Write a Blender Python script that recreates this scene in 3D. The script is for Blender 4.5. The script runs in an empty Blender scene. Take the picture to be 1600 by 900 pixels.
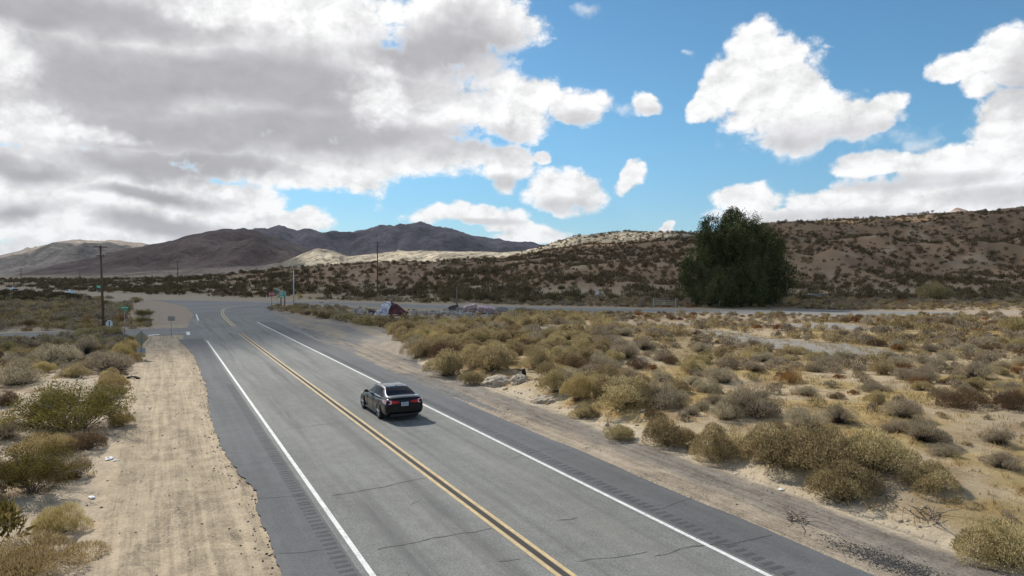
import bpy, bmesh, math, random
import numpy as np
from mathutils import Vector, Matrix

random.seed(7)
rng = np.random.default_rng(7)
C = bpy.context.scene.collection
SC = bpy.context.scene

# ------------------------------------------------------------------ camera
FPX, HC, PYH = 1110.0, 6.7, 428.0
PITCH = math.atan((450 - PYH) / FPX)
cam_d = bpy.data.cameras.new('camera'); cam = bpy.data.objects.new('camera', cam_d); C.objects.link(cam)
cam.location = (0, 0, HC); cam.rotation_euler = (math.pi / 2 - PITCH, 0, 0)
cam_d.sensor_width = 36; cam_d.lens = 36 * FPX / 1600
cam_d.clip_start = 0.5; cam_d.clip_end = 60000
SC.camera = cam
SC.view_settings.view_transform = 'Standard'; SC.view_settings.look = 'None'
SC.view_settings.exposure = 0.0; SC.view_settings.gamma = 1.0

# ------------------------------------------------------------------ sun
SUN_EL = math.radians(41)
SUN_AZ = math.radians(-40)                 # measured from +Y towards +X
SD = Vector((math.sin(SUN_AZ) * math.cos(SUN_EL), math.cos(SUN_AZ) * math.cos(SUN_EL), math.sin(SUN_EL)))
sl = bpy.data.lights.new('sun', 'SUN'); so = bpy.data.objects.new('sun', sl); C.objects.link(so)
sl.energy = 4.6; sl.angle = math.radians(0.5); sl.color = (1.0, 0.955, 0.88)
so.rotation_euler = (-SD).to_track_quat('-Z', 'Y').to_euler(); so.location = (0, 0, 60)

# ------------------------------------------------------------------ node helper
class NT:
    def __init__(s, nt): s.t = nt; s.n = nt.nodes; s.l = nt.links
    def new(s, typ, **kw):
        nd = s.n.new(typ)
        for k, v in kw.items():
            if k.startswith('i_'):
                s.set(nd.inputs[k[2:]], v)
            else: setattr(nd, k, v)
        return nd
    def set(s, inp, v):
        if hasattr(v, 'is_output') or isinstance(v, bpy.types.NodeSocket): s.l.new(v, inp)
        else: inp.default_value = v
    def math(s, op, a, b=None, c=None, clamp=False):
        nd = s.n.new('ShaderNodeMath'); nd.operation = op; nd.use_clamp = clamp
        s.set(nd.inputs[0], a)
        if b is not None: s.set(nd.inputs[1], b)
        if c is not None: s.set(nd.inputs[2], c)
        return nd.outputs[0]
    def vmath(s, op, a, b=None, out=0):
        nd = s.n.new('ShaderNodeVectorMath'); nd.operation = op
        s.set(nd.inputs[0], a)
        if b is not None: s.set(nd.inputs[1], b)
        return nd.outputs[out]
    def noise(s, vec, scale, detail=4, rough=0.55, dist=0.0, out='Fac', dim='3D'):
        nd = s.n.new('ShaderNodeTexNoise'); nd.noise_dimensions = dim
        s.set(nd.inputs['Vector'], vec)
        nd.inputs['Scale'].default_value = scale; nd.inputs['Detail'].default_value = detail
        nd.inputs['Roughness'].default_value = rough; nd.inputs['Distortion'].default_value = dist
        return nd.outputs[out]
    def voro(s, vec, scale, out='Distance', rnd=1.0, feature='F1'):
        nd = s.n.new('ShaderNodeTexVoronoi'); nd.feature = feature
        s.set(nd.inputs['Vector'], vec); nd.inputs['Scale'].default_value = scale
        nd.inputs['Randomness'].default_value = rnd
        return nd.outputs[out]
    def ramp(s, v, lo, hi, a=0.0, b=1.0):
        nd = s.n.new('ShaderNodeMapRange'); nd.interpolation_type = 'SMOOTHSTEP'
        s.set(nd.inputs[0], v); nd.inputs[1].default_value = lo; nd.inputs[2].default_value = hi
        s.set(nd.inputs[3], a); s.set(nd.inputs[4], b)
        return nd.outputs[0]
    def mix(s, f, a, b, blend='MIX'):
        nd = s.n.new('ShaderNodeMix'); nd.data_type = 'RGBA'; nd.blend_type = blend
        s.set(nd.inputs[0], f)
        for i, v in ((6, a), (7, b)):
            if isinstance(v, tuple): v = tuple(v) + ((1,) if len(v) == 3 else ())
            s.set(nd.inputs[i], v)
        return nd.outputs[2]
    def scale(s, col, v):
        return s.vmath_scale(col, v)
    def vmath_scale(s, col, v):
        nd = s.n.new('ShaderNodeVectorMath'); nd.operation = 'SCALE'
        s.set(nd.inputs[0], col); s.set(nd.inputs[3], v)
        return nd.outputs[0]
    def bump(s, h, strength=0.5, dist=0.05):
        nd = s.n.new('ShaderNodeBump'); nd.inputs['Strength'].default_value = strength
        nd.inputs['Distance'].default_value = dist; s.set(nd.inputs['Height'], h)
        return nd.outputs[0]

# ------------------------------------------------------------------ sky with clouds
W = bpy.data.worlds.new('World'); SC.world = W; W.use_nodes = True
wn = NT(W.node_tree); wn.n.clear()
SKY_STRENGTH = 0.1
sky = wn.n.new('ShaderNodeTexSky'); sky.sky_type = 'NISHITA'; sky.sun_disc = False
sky.sun_elevation = SUN_EL; sky.sun_rotation = SUN_AZ
sky.altitude = 900; sky.air_density = 1.0; sky.dust_density = 0.4; sky.ozone_density = 2.2
tc = wn.n.new('ShaderNodeTexCoord')
sep = wn.n.new('ShaderNodeSeparateXYZ'); wn.l.new(tc.outputs['Generated'], sep.inputs[0])
az = wn.math('ARCTAN2', sep.outputs[0], sep.outputs[1])
el = wn.math('ARCSINE', sep.outputs[2])
cmb = wn.n.new('ShaderNodeCombineXYZ'); wn.l.new(az, cmb.inputs[0]); wn.l.new(el, cmb.inputs[1])
P0 = cmb.outputs[0]
def warp(P, scale, amp, detail=3):
    c = wn.noise(P, scale, detail, 0.6, out='Color')
    c = wn.vmath('SUBTRACT', c, (0.5, 0.5, 0.5))
    c = wn.vmath_scale(c, amp)
    return wn.vmath('ADD', P, c)
Pw = warp(P0, 7.0, 0.07, 4)
def px_sky(x, y):
    u = (x - 800) / FPX; v = (PYH - y) / FPX
    a = math.atan(u); return a, math.atan(v * math.cos(a))
def blob(P, cx, cy, rx, ry, rot=0.0):
    a, e = px_sky(cx, cy); ca = math.cos(a)
    v = wn.vmath('SUBTRACT', P, (a, e, 0))
    if rot:
        nd = wn.n.new('ShaderNodeVectorRotate'); nd.rotation_type = 'Z_AXIS'
        wn.l.new(v, nd.inputs['Vector']); nd.inputs['Angle'].default_value = rot; v = nd.outputs[0]
    v = wn.vmath('MULTIPLY', v, (FPX / rx / ca**2, FPX / ry / ca, 0))
    ln = wn.vmath('LENGTH', v, out=1)
    return wn.math('SUBTRACT', 1.0, ln)
def blobs(P, lst):
    o = None
    for b in lst:
        v = blob(P, *b)
        o = v if o is None else wn.math('MAXIMUM', o, v)
    return o
mask_b = [(150, 265, 260, 55), (30, 290, 120, 40), (210, 60, 660, 270), (560, 150, 300, 130), (720, 50, 135, 80), (480, 255, 320, 48), (640, 240, 180, 48), (800, 170, 90, 60),
          (895, 168, 66, 34), (1003, 165, 40, 27), (790, 262, 55, 42), (850, 250, 20, 16), (885, 300, 72, 40),
          (735, 336, 100, 20), (825, 368, 80, 26), (985, 283, 22, 28, 0.5), (790, 350, 60, 14),
          (150, 330, 330, 95), (350, 320, 120, 50), (460, 348, 80, 26), (120, 390, 330, 45), (380, 370, 140, 26),
          (1172, 92, 62, 58), (1130, 130, 40, 60), (1210, 150, 95, 85), (1290, 190, 110, 58), (1370, 180, 66, 34), (1260, 215, 90, 36), (1105, 162, 38, 22, -0.5), (1210, 100, 60, 46),
          (1600, 85, 90, 72), (1570, 190, 80, 80), (1495, 105, 80, 26, -0.25), (1530, 130, 50, 40), (1575, 250, 80, 60), (1700, 200, 120, 260),
          (1370, 262, 85, 28), (1500, 272, 140, 46), (1400, 318, 270, 46), (1165, 308, 70, 28), (1240, 335, 150, 32), (1560, 330, 200, 60),
          (1043, 357, 14, 11)]
wis_b = [(912, 14, 34, 15, 0.4), (1076, 79, 24, 9), (1440, 235, 50, 18), (1290, 222, 180, 50), (980, 175, 90, 20)]
grey_b = [(330, 130, 520, 80), (90, 15, 420, 60), (480, 215, 420, 60), (690, 80, 170, 60), (300, 262, 280, 34), (60, 268, 150, 32),
          (230, 300, 160, 18), (30, 330, 90, 24), (240, 345, 130, 24)]
grey_w = [(900, 188, 60, 18), (880, 324, 60, 16),
          (1270, 222, 110, 34, 0.1), (1350, 212, 80, 26), (1600, 130, 60, 60), (1420, 285, 190, 16), (1300, 338, 170, 14), (1560, 305, 120, 22),
          (1010, 178, 30, 12), (750, 347, 80, 8), (780, 285, 50, 14)]
M = blobs(Pw, mask_b)
P1 = wn.vmath('MULTIPLY', P0, (1, 1.35, 1))
def billow(P):
    v = wn.n.new('ShaderNodeTexVoronoi'); v.feature = 'F1'; wn.l.new(P, v.inputs['Vector']); v.inputs['Scale'].default_value = 17.0
    v.inputs['Detail'].default_value = 4.0; v.inputs['Roughness'].default_value = 0.55; v.inputs['Lacunarity'].default_value = 2.3
    n_ = wn.noise(P, 13.0, 8, 0.6)
    return wn.math('ADD', wn.math('MULTIPLY', n_, 0.62), wn.math('MULTIPLY', wn.math('SUBTRACT', 1.30, v.outputs['Distance']), 0.38))
P1 = wn.vmath('ADD', P1, wn.vmath_scale(wn.vmath('SUBTRACT', wn.noise(P0, 30.0, 3, 0.6, out='Color'), (0.5, 0.5, 0.5)), 0.022))
fb = billow(P1)
fbs = billow(wn.vmath('ADD', P1, (0.012, -0.016, 0)))
# cloud cover elsewhere on the dome: broken cumulus of the same kind
gen = wn.ramp(wn.noise(P0, 2.6, 5, 0.55), 0.44, 0.62, -0.5, 0.7)
el_out = wn.ramp(el, 0.40, 0.60)
az_out = wn.ramp(wn.math('ABSOLUTE', az), 0.66, 0.85)
outside = wn.math('MAXIMUM', el_out, az_out)
Mg = wn.math('ADD', wn.math('MINIMUM', M, 0.62), wn.math('MULTIPLY', wn.math('SUBTRACT', fb, 0.5), 1.0))
Mgo = wn.math('ADD', gen, wn.math('MULTIPLY', wn.math('SUBTRACT', fb, 0.5), 0.9))
# outside the frame: the larger of the frame clouds and the general cover
dens = wn.math('MAXIMUM', Mg, wn.math('SUBTRACT', Mgo, wn.math('MULTIPLY', wn.math('SUBTRACT', 1.0, outside), 3.0)))
mask = wn.ramp(dens, -0.07, 0.22)
# thin wisps
wis = blobs(Pw, wis_b)
wmask = wn.math('MULTIPLY', wn.ramp(wn.math('ADD', wis, wn.math('MULTIPLY', wn.math('SUBTRACT', fb, 0.5), 2.2)), 0.0, 0.9), 0.5)
mask = wn.math('MAXIMUM', mask, wmask)
# brightness: billow relief + grey bases
rel = wn.math('MULTIPLY', wn.math('SUBTRACT', fb, fbs), 1.6)
G = blobs(Pw, grey_b); G2 = blobs(P0, grey_w)
strk = wn.noise(wn.vmath('MULTIPLY', P0, (1, 2.2, 1)), 4.5, 4, 0.48)
greym = wn.ramp(wn.math('ADD', G, wn.math('MULTIPLY', wn.math('SUBTRACT', strk, 0.5), 1.7)), -0.18, 0.72)
WB = blobs(Pw, [(15, 95, 60, 50), (45, 190, 80, 30), (340, 20, 90, 22), (590, 150, 50, 60), (480, 292, 240, 20), (120, 205, 100, 14), (620, 20, 60, 20)])
greym = wn.math('MULTIPLY', greym, wn.math('SUBTRACT', 1.0, wn.math('MULTIPLY', wn.ramp(wn.math('ADD', WB, wn.math('MULTIPLY', wn.math('SUBTRACT', fb, 0.5), 1.2)), -0.35, 0.6), 0.85)))
greym = wn.math('MAXIMUM', greym, wn.math('MULTIPLY', wn.ramp(wn.math('ADD', G2, wn.math('MULTIPLY', wn.math('SUBTRACT', strk, 0.5), 0.8)), -0.2, 0.65), 0.55))
gout = wn.ramp(Mgo, 0.25, 0.8)
greym = wn.math('MAXIMUM', greym, wn.math('MULTIPLY', gout, wn.math('MULTIPLY', outside, 0.8)))
edge = wn.ramp(dens, 0.0, 0.5)                     # thick parts are greyer than the rims
greym = wn.math('MULTIPLY', greym, wn.ramp(dens, -0.02, 0.26))
lum = wn.math('SUBTRACT', 0.98, wn.math('MULTIPLY', edge, 0.02))
lum = wn.math('ADD', lum, wn.math('MULTIPLY', rel, wn.math('SUBTRACT', 0.55, wn.math('MULTIPLY', greym, 0.40))))
lum = wn.math('MULTIPLY', lum, wn.math('SUBTRACT', 1.0, wn.math('MULTIPLY', greym, 0.49)))
lum = wn.math('ADD', lum, wn.math('MULTIPLY', wn.math('SUBTRACT', wn.noise(wn.vmath('MULTIPLY', P0, (1, 2.0, 1)), 9.0, 5, 0.55), 0.5), 0.22))
lum = wn.math('MINIMUM', wn.math('MAXIMUM', lum, 0.22), 1.05)
ccol = wn.mix(greym, (1.0, 1.0, 1.0), (0.965, 0.955, 1.0))
ccol = wn.vmath_scale(ccol, wn.math('MULTIPLY', lum, 1.0 / SKY_STRENGTH))
skyt = wn.mix(wn.ramp(el, 0.0, 0.22), (0.62, 0.86, 1.02, 1), (0.70, 1.09, 1.16, 1))
skyc = wn.mix(1.0, sky.outputs[0], skyt, 'MULTIPLY')
fin = wn.mix(mask, skyc, ccol)
bg = wn.n.new('ShaderNodeBackground'); wn.l.new(fin, bg.inputs[0]); bg.inputs[1].default_value = SKY_STRENGTH
wo = wn.n.new('ShaderNodeOutputWorld'); wn.l.new(bg.outputs[0], wo.inputs[0])
W.cycles.sampling_method = 'MANUAL'; W.cycles.sample_map_resolution = 512

# ------------------------------------------------------------------ numpy noise
_perm = np.random.default_rng(3).permutation(512).astype(np.int64)
_perm = np.concatenate([_perm, _perm])
_ang = np.random.default_rng(4).random(512) * 2 * np.pi
_gx, _gy = np.cos(_ang), np.sin(_ang)
def pnoise(x, y, seed=0):
    x = np.asarray(x, float) + seed * 17.31; y = np.asarray(y, float) - seed * 9.17
    xi = np.floor(x).astype(np.int64); yi = np.floor(y).astype(np.int64)
    xf = x - xi; yf = y - yi
    def g(ix, iy, dx, dy):
        h = _perm[(_perm[ix & 511] + iy) & 511]
        return _gx[h] * dx + _gy[h] * dy
    u = xf**3 * (xf * (xf * 6 - 15) + 10); v = yf**3 * (yf * (yf * 6 - 15) + 10)
    a = g(xi, yi, xf, yf); b = g(xi + 1, yi, xf - 1, yf)
    c = g(xi, yi + 1, xf, yf - 1); d = g(xi + 1, yi + 1, xf - 1, yf - 1)
    return ((a * (1 - u) + b * u) * (1 - v) + (c * (1 - u) + d * u) * v) * 1.5
def fbm(x, y, oct=4, seed=0, gain=0.5):
    s = 0; a = 1; n = 0
    for i in range(oct):
        s = s + a * pnoise(x * 2**i, y * 2**i, seed + i); n += a; a *= gain
    return s / n
def ridged(x, y, oct=4, seed=0):
    s = 0; a = 1; n = 0
    for i in range(oct):
        s = s + a * (1 - 2 * np.abs(pnoise(x * 2**i, y * 2**i, seed + i))); n += a; a *= 0.5
    return s / n
def sstep(a, b, x):
    t = np.clip((x - a) / (b - a), 0, 1); return t * t * (3 - 2 * t)

# ------------------------------------------------------------------ road frame
RD = math.atan2(550, 1110)                       # road heads this far left of the view
dv = np.array([-math.sin(RD), math.cos(RD)]); nv = np.array([math.cos(RD), math.sin(RD)])
def road(s, t): return dv * s + nv * t            # along, lateral -> X, Y
def to_st(X, Y): return X * dv[0] + Y * dv[1], X * nv[0] + Y * nv[1]
T_WL, T_Y, T_WR, T_ER, T_EL = 4.17, 8.01, 12.03, 14.17, 2.46

def proj(X, Y, Z=0.0):
    cp, sp = math.cos(PITCH), math.sin(PITCH)
    dz = Z - HC
    f = Y * cp - dz * sp; up = Y * sp + dz * cp
    f = np.where(np.abs(f) < 1e-3, 1e-3, f)
    return 800 + FPX * X / f, 450 - FPX * up / f
def flat(px, py, z=0.0):
    cp, sp = math.cos(PITCH), math.sin(PITCH)
    up = -(py - 450) / FPX; dx = (px - 800) / FPX
    Y = cp + sp * up; Z = -sp + cp * up
    k = (z - HC) / Z
    return dx * k, Y * k

def inpoly(x, y, poly):
    r = np.zeros(np.shape(x), bool); n = len(poly)
    for i in range(n):
        x1, y1 = poly[i]; x2, y2 = poly[(i + 1) % n]
        c = ((y1 > y) != (y2 > y)) & (x < (x2 - x1) * (y - y1) / ((y2 - y1) + 1e-12) + x1)
        r ^= c
    return r
def catmull(pts, n=12):
    pts = [np.array(p, float) for p in pts]
    pts = [2 * pts[0] - pts[1]] + pts + [2 * pts[-1] - pts[-2]]
    out = []
    for i in range(1, len(pts) - 2):
        p0, p1, p2, p3 = pts[i - 1:i + 3]
        for k in range(n):
            t = k / n
            out.append(0.5 * (2 * p1 + (p2 - p0) * t + (2 * p0 - 5 * p1 + 4 * p2 - p3) * t * t + (3 * p1 - p0 - 3 * p2 + p3) * t**3))
    out.append(pts[-2]); return np.array(out)
def dist_poly(X, Y, pl):
    d = np.full(np.shape(X), 1e9)
    for i in range(len(pl) - 1):
        a, b = pl[i], pl[i + 1]; ab = b - a; L = (ab**2).sum() + 1e-9
        t = np.clip(((X - a[0]) * ab[0] + (Y - a[1]) * ab[1]) / L, 0, 1)
        d = np.minimum(d, np.hypot(X - a[0] - t * ab[0], Y - a[1] - t * ab[1]))
    return d

HW = catmull([(330, 100), (160, 108), (81, 117), (34, 127), (12, 133), (-22, 150), (-59, 172), (-101, 199), (-139, 229), (-233, 310), (-420, 460), (-900, 830)], 10)
SR0, SR1 = flat(292, 517), flat(0, 527)
SIDE = catmull([(-36, 84.5), (-45, 80), (-54, 75.5), (-63, 72), (-73, 69), (-84, 67)], 6)
OLD1 = catmull([flat(800, 524), flat(880, 519), flat(960, 514), flat(1060, 509), flat(1190, 511), flat(1300, 520)], 6)
OLD2 = catmull([flat(1110, 527), flat(1180, 541), flat(1250, 551), flat(1330, 564)], 6)

# ------------------------------------------------------------------ terrain heights
def prep(lst): a = np.array(lst, float); return (a[:, 0] - 800) / FPX, a[:, 1]
LAY = {
 'near': dict(p=[(150, 440), (250, 437), (350, 431), (450, 421), (520, 415), (600, 411), (700, 409), (780, 405), (840, 397), (900, 387), (1000, 380), (1090, 375), (1160, 360), (1200, 353), (1260, 351), (1350, 347), (1450, 340), (1540, 334), (1600, 329), (1800, 318), (2200, 318)],
              Y=([150, 700, 1000, 1600, 2200], [480, 450, 445, 540, 560]), foot=0.36, back=0.5),
 'lit': dict(p=[(-400, 441), (0, 437), (100, 433), (200, 426), (300, 420), (400, 416), (440, 411), (470, 399), (497, 390), (520, 393), (545, 401), (570, 399), (600, 396), (620, 393), (700, 394), (800, 397), (830, 392), (860, 383), (900, 372), (960, 366), (1060, 364), (1110, 364), (1160, 362), (1260, 362), (1500, 370), (1900, 380)],
             Y=([0, 600, 900, 1300, 2000], [1300, 1100, 640, 640, 700]), foot=0.62, back=0.4),
 'm1': dict(p=[(-600, 430), (-200, 443), (0, 434), (50, 424), (100, 411), (160, 400), (200, 390), (260, 382), (300, 371), (350, 361), (395, 362), (420, 368), (450, 378), (500, 392), (560, 402), (650, 415), (760, 428)],
            Y=([0, 2000], [2600, 2600]), foot=0.55, back=0.4),
 'm2': dict(p=[(250, 420), (330, 385), (380, 366), (400, 362), (420, 360), (430, 355), (437, 353), (445, 356), (455, 361), (465, 364), (480, 360), (500, 366), (530, 366), (555, 365), (575, 361), (600, 353), (630, 350), (657, 348), (690, 356), (730, 368), (760, 374), (800, 380), (830, 381), (860, 387), (950, 400), (1100, 425)],
            Y=([0, 2000], [4600, 4600]), foot=0.6, back=0.5),
 'm3': dict(p=[(-900, 420), (-300, 415), (-50, 405), (0, 400), (40, 391), (90, 382), (115, 378), (150, 379), (185, 378), (215, 381), (250, 384), (330, 392), (450, 415)],
            Y=([0, 2000], [6500, 6500]), foot=0.6, back=0.5),
 'far': dict(p=[(1340, 365), (1385, 350), (1405, 344), (1415, 343), (1430, 349), (1465, 341), (1490, 334), (1505, 332), (1520, 337), (1570, 348), (1650, 370)],
             Y=([0, 2000], [2300, 2300]), foot=0.8, back=0.5),
}
LN = list(LAY)
def terrain(X, Y, want=False):
    X = np.asarray(X, float); Y = np.asarray(Y, float)
    Ys = np.maximum(Y, 30.0); u = X / Ys
    u = np.clip(u, -1.6, 1.6)
    zs = []
    wob = 0.03 * fbm(X / 180, Y / 180, 3, 11)
    for k in LN:
        L = LAY[k]
        pu, py = prep(L['p']); yu = (np.array(L['Y'][0], float) - 800) / FPX
        Yc = np.interp(u, yu, L['Y'][1])
        H = np.interp(u, pu, HC + (PYH - py) / FPX * np.interp(pu, yu, L['Y'][1]))
        ok = sstep(pu[0] - 0.02, pu[0] + 0.02, u) * (1 - sstep(pu[-1] - 0.02, pu[-1] + 0.02, u)) if k in ('m1', 'm2', 'far') else 1.0
        H = np.maximum(H, 0) * ok
        r = Ys / Yc + wob * (1.0 if k != 'near' else 1.3)
        fr = sstep(L['foot'], 1.0, r); 
        if k == 'near': fr = 0.55 * np.clip((r - L['foot']) / (1 - L['foot']), 0, 1) ** 1.25 + 0.45 * fr
        bk = 1 - 0.6 * sstep(1.0, 1.0 + L['back'], r)
        pr = np.where(r < 1, fr, bk)
        if k in ('near', 'lit'):
            sc = 90.0
            g = ridged(X / sc, Y / sc, 4, 3 if k == 'near' else 8)
            amp = np.where(r < 1, 4 * pr * (1 - pr) , 0.4) * 0.26 + 0.02
            z = H * pr + H * amp * (g - 0.2) * 0.9 * sstep(0.0, 0.12, pr)
            z = z + sstep(0.05, 0.5, pr) * (fbm(X / 26, Y / 26, 3, 21) * 1.4 + fbm(X / 8, Y / 8, 2, 25) * 0.5)
        else:
            sc = {'m1': 420.0, 'm2': 650.0, 'm3': 900.0, 'far': 260.0}[k]
            g = ridged(X / sc, Y / sc * 0.8, 6, 31 + LN.index(k))
            amp = np.where(r < 1, 4 * pr * (1 - pr), 0.4) * 0.34 + 0.035
            z = H * pr + H * amp * (g - 0.45) * sstep(0.0, 0.15, pr) * 1.35 + H * 0.035 * sstep(0, .3, pr) * fbm(X / sc * 7, Y / sc * 5, 4, 55)
        zs.append(z)
    zs = np.array(zs)
    z = zs.max(0); idx = zs.argmax(0)
    idx = np.where(z < 0.6, -1, idx); z = np.maximum(z, 0)
    hill = z.copy()
    # low relief of the desert floor, flattened at the roads
    s, t = to_st(X, Y)
    dh = dist_poly(X, Y, HW); ds = dist_poly(X, Y, SIDE)
    onroad = np.where((s < 150) & (s > -400), np.maximum(T_EL - 2.0 - t, t - T_ER - 2.6), 99.0)
    nr = np.minimum(np.minimum(dh - 10, ds - 5), np.where(onroad < 0, 0, onroad))
    jun = np.hypot(X + 62, Y - 140) - 48
    nr = np.minimum(nr, jun)
    k = sstep(0, 7, nr)
    bump = fbm(X / 9, Y / 9, 3, 41) * 0.38 + fbm(X / 2.2, Y / 2.2, 2, 45) * 0.10 + fbm(X / 30, Y / 30, 2, 47) * 0.5
    bump = bump * sstep(9000, 300, np.hypot(X, Y)) if False else bump
    zz = k * (bump + 0.12)
    # cut bank on the right of the shoulder
    bank = sstep(17.6, 19.4, t + 0.6 * fbm(X / 3, Y / 3, 3, 51)) * sstep(8, 16, s) * (1 - sstep(60, 78, s)) * 0.55
    zz = zz + bank
    # fine relief on the dirt shoulders
    shl = ((t > -4) & (t < T_EL - 0.2)) | ((t > T_ER + .1) & (t < 18))
    zz = zz + np.where(shl & (s < 90), 0.022 * fbm(X / 0.8, Y / 0.8, 2, 61) + 0.02 * fbm(X / 0.35, Y / 0.35, 2, 63) - 0.045 * (np.exp(-((t + .10 + .25 * fbm(s / 9, s * 0, 2, 64)) / .13) ** 2) + np.exp(-((t - 0.55 + .25 * fbm(s / 9, s * 0, 2, 64)) / .13) ** 2)) * (s < 24) + 0.02, 0)
    z = z + zz - 0.03
    if want: return z, idx, hill, nr
    return z
# smaller terrain evaluator for single points, by ray marching from the camera
def hit(px, py, dmax=1500):
    cp, sp = math.cos(PITCH), math.sin(PITCH)
    up = -(py - 450) / FPX; dx = (px - 800) / FPX
    d = np.array([dx, cp + sp * up, -sp + cp * up])
    k = np.concatenate([np.arange(12, 120, 0.25), np.geomspace(120, dmax, 900)])
    P = d[None] * k[:, None]; P[:, 2] += HC
    tz = terrain(P[:, 0], P[:, 1])
    below = np.nonzero(P[:, 2] <= tz)[0]
    i = below[0] if len(below) else len(k) - 1
    return Vector((P[i, 0], P[i, 1], float(tz[i])))
def ground(X, Y): return float(terrain(np.array([X]), np.array([Y]))[0])

# ------------------------------------------------------------------ object helpers
def tag(o, label=None, cat=None, group=None, kind=None):
    if label: o['label'] = label
    if cat: o['category'] = cat
    if group: o['group'] = group
    if kind: o['kind'] = kind
    return o
def empty(name, loc, rz=0.0):
    o = bpy.data.objects.new(name, None); C.objects.link(o); o.location = loc; o.rotation_euler = (0, 0, rz)
    o.empty_display_size = 0.2
    return o
def mesh_np(name, V, F, mat=None, parent=None, attrs=None, smooth=False, loc=None, rz=0):
    V = np.asarray(V, np.float32); F = np.asarray(F, np.int32)
    me = bpy.data.meshes.new(name); k = F.shape[1]
    me.vertices.add(len(V)); me.vertices.foreach_set('co', V.ravel())
    me.loops.add(F.size); me.loops.foreach_set('vertex_index', F.ravel())
    me.polygons.add(len(F)); me.polygons.foreach_set('loop_start', np.arange(0, F.size, k, dtype=np.int32))
    me.polygons.foreach_set('loop_total', np.full(len(F), k, np.int32))
    if smooth: me.polygons.foreach_set('use_smooth', np.ones(len(F), bool))
    for nm, (typ, dat) in (attrs or {}).items():
        a = me.attributes.new(nm, typ, 'POINT')
        a.data.foreach_set('color' if typ == 'FLOAT_COLOR' else 'value', np.asarray(dat, np.float32).ravel())
    me.update(calc_edges=True)
    if mat: me.materials.append(mat)
    o = bpy.data.objects.new(name, me); C.objects.link(o)
    if parent: o.parent = parent
    if loc is not None: o.location = loc
    if rz: o.rotation_euler = (0, 0, rz)
    return o
def bm_obj(name, bm, mat, parent=None, smooth=False, loc=None, rz=0):
    me = bpy.data.meshes.new(name); bm.to_mesh(me); bm.free()
    if smooth:
        for p in me.polygons: p.use_smooth = True
    if mat: me.materials.append(mat)
    o = bpy.data.objects.new(name, me); C.objects.link(o)
    if parent: o.parent = parent
    if loc is not None: o.location = loc
    if rz: o.rotation_euler = (0, 0, rz)
    return o
def add_box(bm, c, s, rot=None, bevel=0.0):
    r = bmesh.ops.create_cube(bm, size=1.0); vs = r['verts']
    for v in vs:
        v.co = Vector((v.co.x * s[0], v.co.y * s[1], v.co.z * s[2]))
    if bevel:
        es = list({e for v in vs for e in v.link_edges})
        rb = bmesh.ops.bevel(bm, geom=es, offset=bevel, segments=2, affect='EDGES'); vs = list({v for f in rb['faces'] for v in f.verts} | {v for v in vs if v.is_valid})
    if rot is not None:
        for v in vs: v.co = rot @ v.co
    for v in vs: v.co += Vector(c)
    return vs
def add_tube(bm, pts, rads, n=8):
    rings = []; pts = [Vector(p) for p in pts]
    if not hasattr(rads, '__len__'): rads = [rads] * len(pts)
    for i, p in enumerate(pts):
        a = pts[max(i - 1, 0)]; b = pts[min(i + 1, len(pts) - 1)]; d = (b - a).normalized()
        x = d.orthogonal().normalized() if abs(d.z) > 0.95 else Vector((0, 0, 1)).cross(d).normalized()
        if abs(d.z) > 0.95: x = Vector((1, 0, 0)) - d * d.x; x.normalize()
        y = d.cross(x)
        rings.append([bm.verts.new(p + (x * math.cos(2 * math.pi * k / n) + y * math.sin(2 * math.pi * k / n)) * rads[i]) for k in range(n)])
    for i in range(len(rings) - 1):
        for k in range(n):
            bm.faces.new((rings[i][k], rings[i][(k + 1) % n], rings[i + 1][(k + 1) % n], rings[i + 1][k]))
    bm.faces.new(rings[0][::-1]); bm.faces.new(rings[-1])
def add_poly(bm, pts2, th, M4):
    """extruded polygon: pts2 in local x,z, thickness th along local y"""
    a = [bm.verts.new(M4 @ Vector((x, -th / 2, z))) for x, z in pts2]
    b = [bm.verts.new(M4 @ Vector((x, th / 2, z))) for x, z in pts2]
    bm.faces.new(a); bm.faces.new(b[::-1]); n = len(a)
    for i in range(n): bm.faces.new((a[i], b[i], b[(i + 1) % n], a[(i + 1) % n]))

# ------------------------------------------------------------------ materials
MATS = {}
def mat(name, col, rough=0.7, metal=0.0, noise=0.12, nscale=6.0, bump=0.0, coat=0.0, spec=None, trans=0.0):
    if name in MATS: return MATS[name]
    m = bpy.data.materials.new(name); m.use_nodes = True
    t = NT(m.node_tree); t.n.clear()
    b = t.n.new('ShaderNodeBsdfPrincipled'); o = t.n.new('ShaderNodeOutputMaterial'); t.l.new(b.outputs[0], o.inputs[0])
    tcn = t.n.new('ShaderNodeTexCoord')
    nz = t.noise(tcn.outputs['Object'], nscale, 5, 0.6)
    k = t.ramp(nz, 0.25, 0.75, 1 - noise, 1 + noise)
    c = t.vmath_scale(tuple(col[:3]), k)
    t.l.new(c, b.inputs['Base Color'])
    b.inputs['Roughness'].default_value = rough; b.inputs['Metallic'].default_value = metal
    if coat: b.inputs['Coat Weight'].default_value = coat; b.inputs['Specular IOR Level'].default_value = .22 if coat < 1 else .4; b.inputs['Coat Roughness'].default_value = 0.04
    if bump: t.l.new(t.bump(nz, 0.6, bump), b.inputs['Normal'])
    MATS[name] = m; return m

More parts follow.
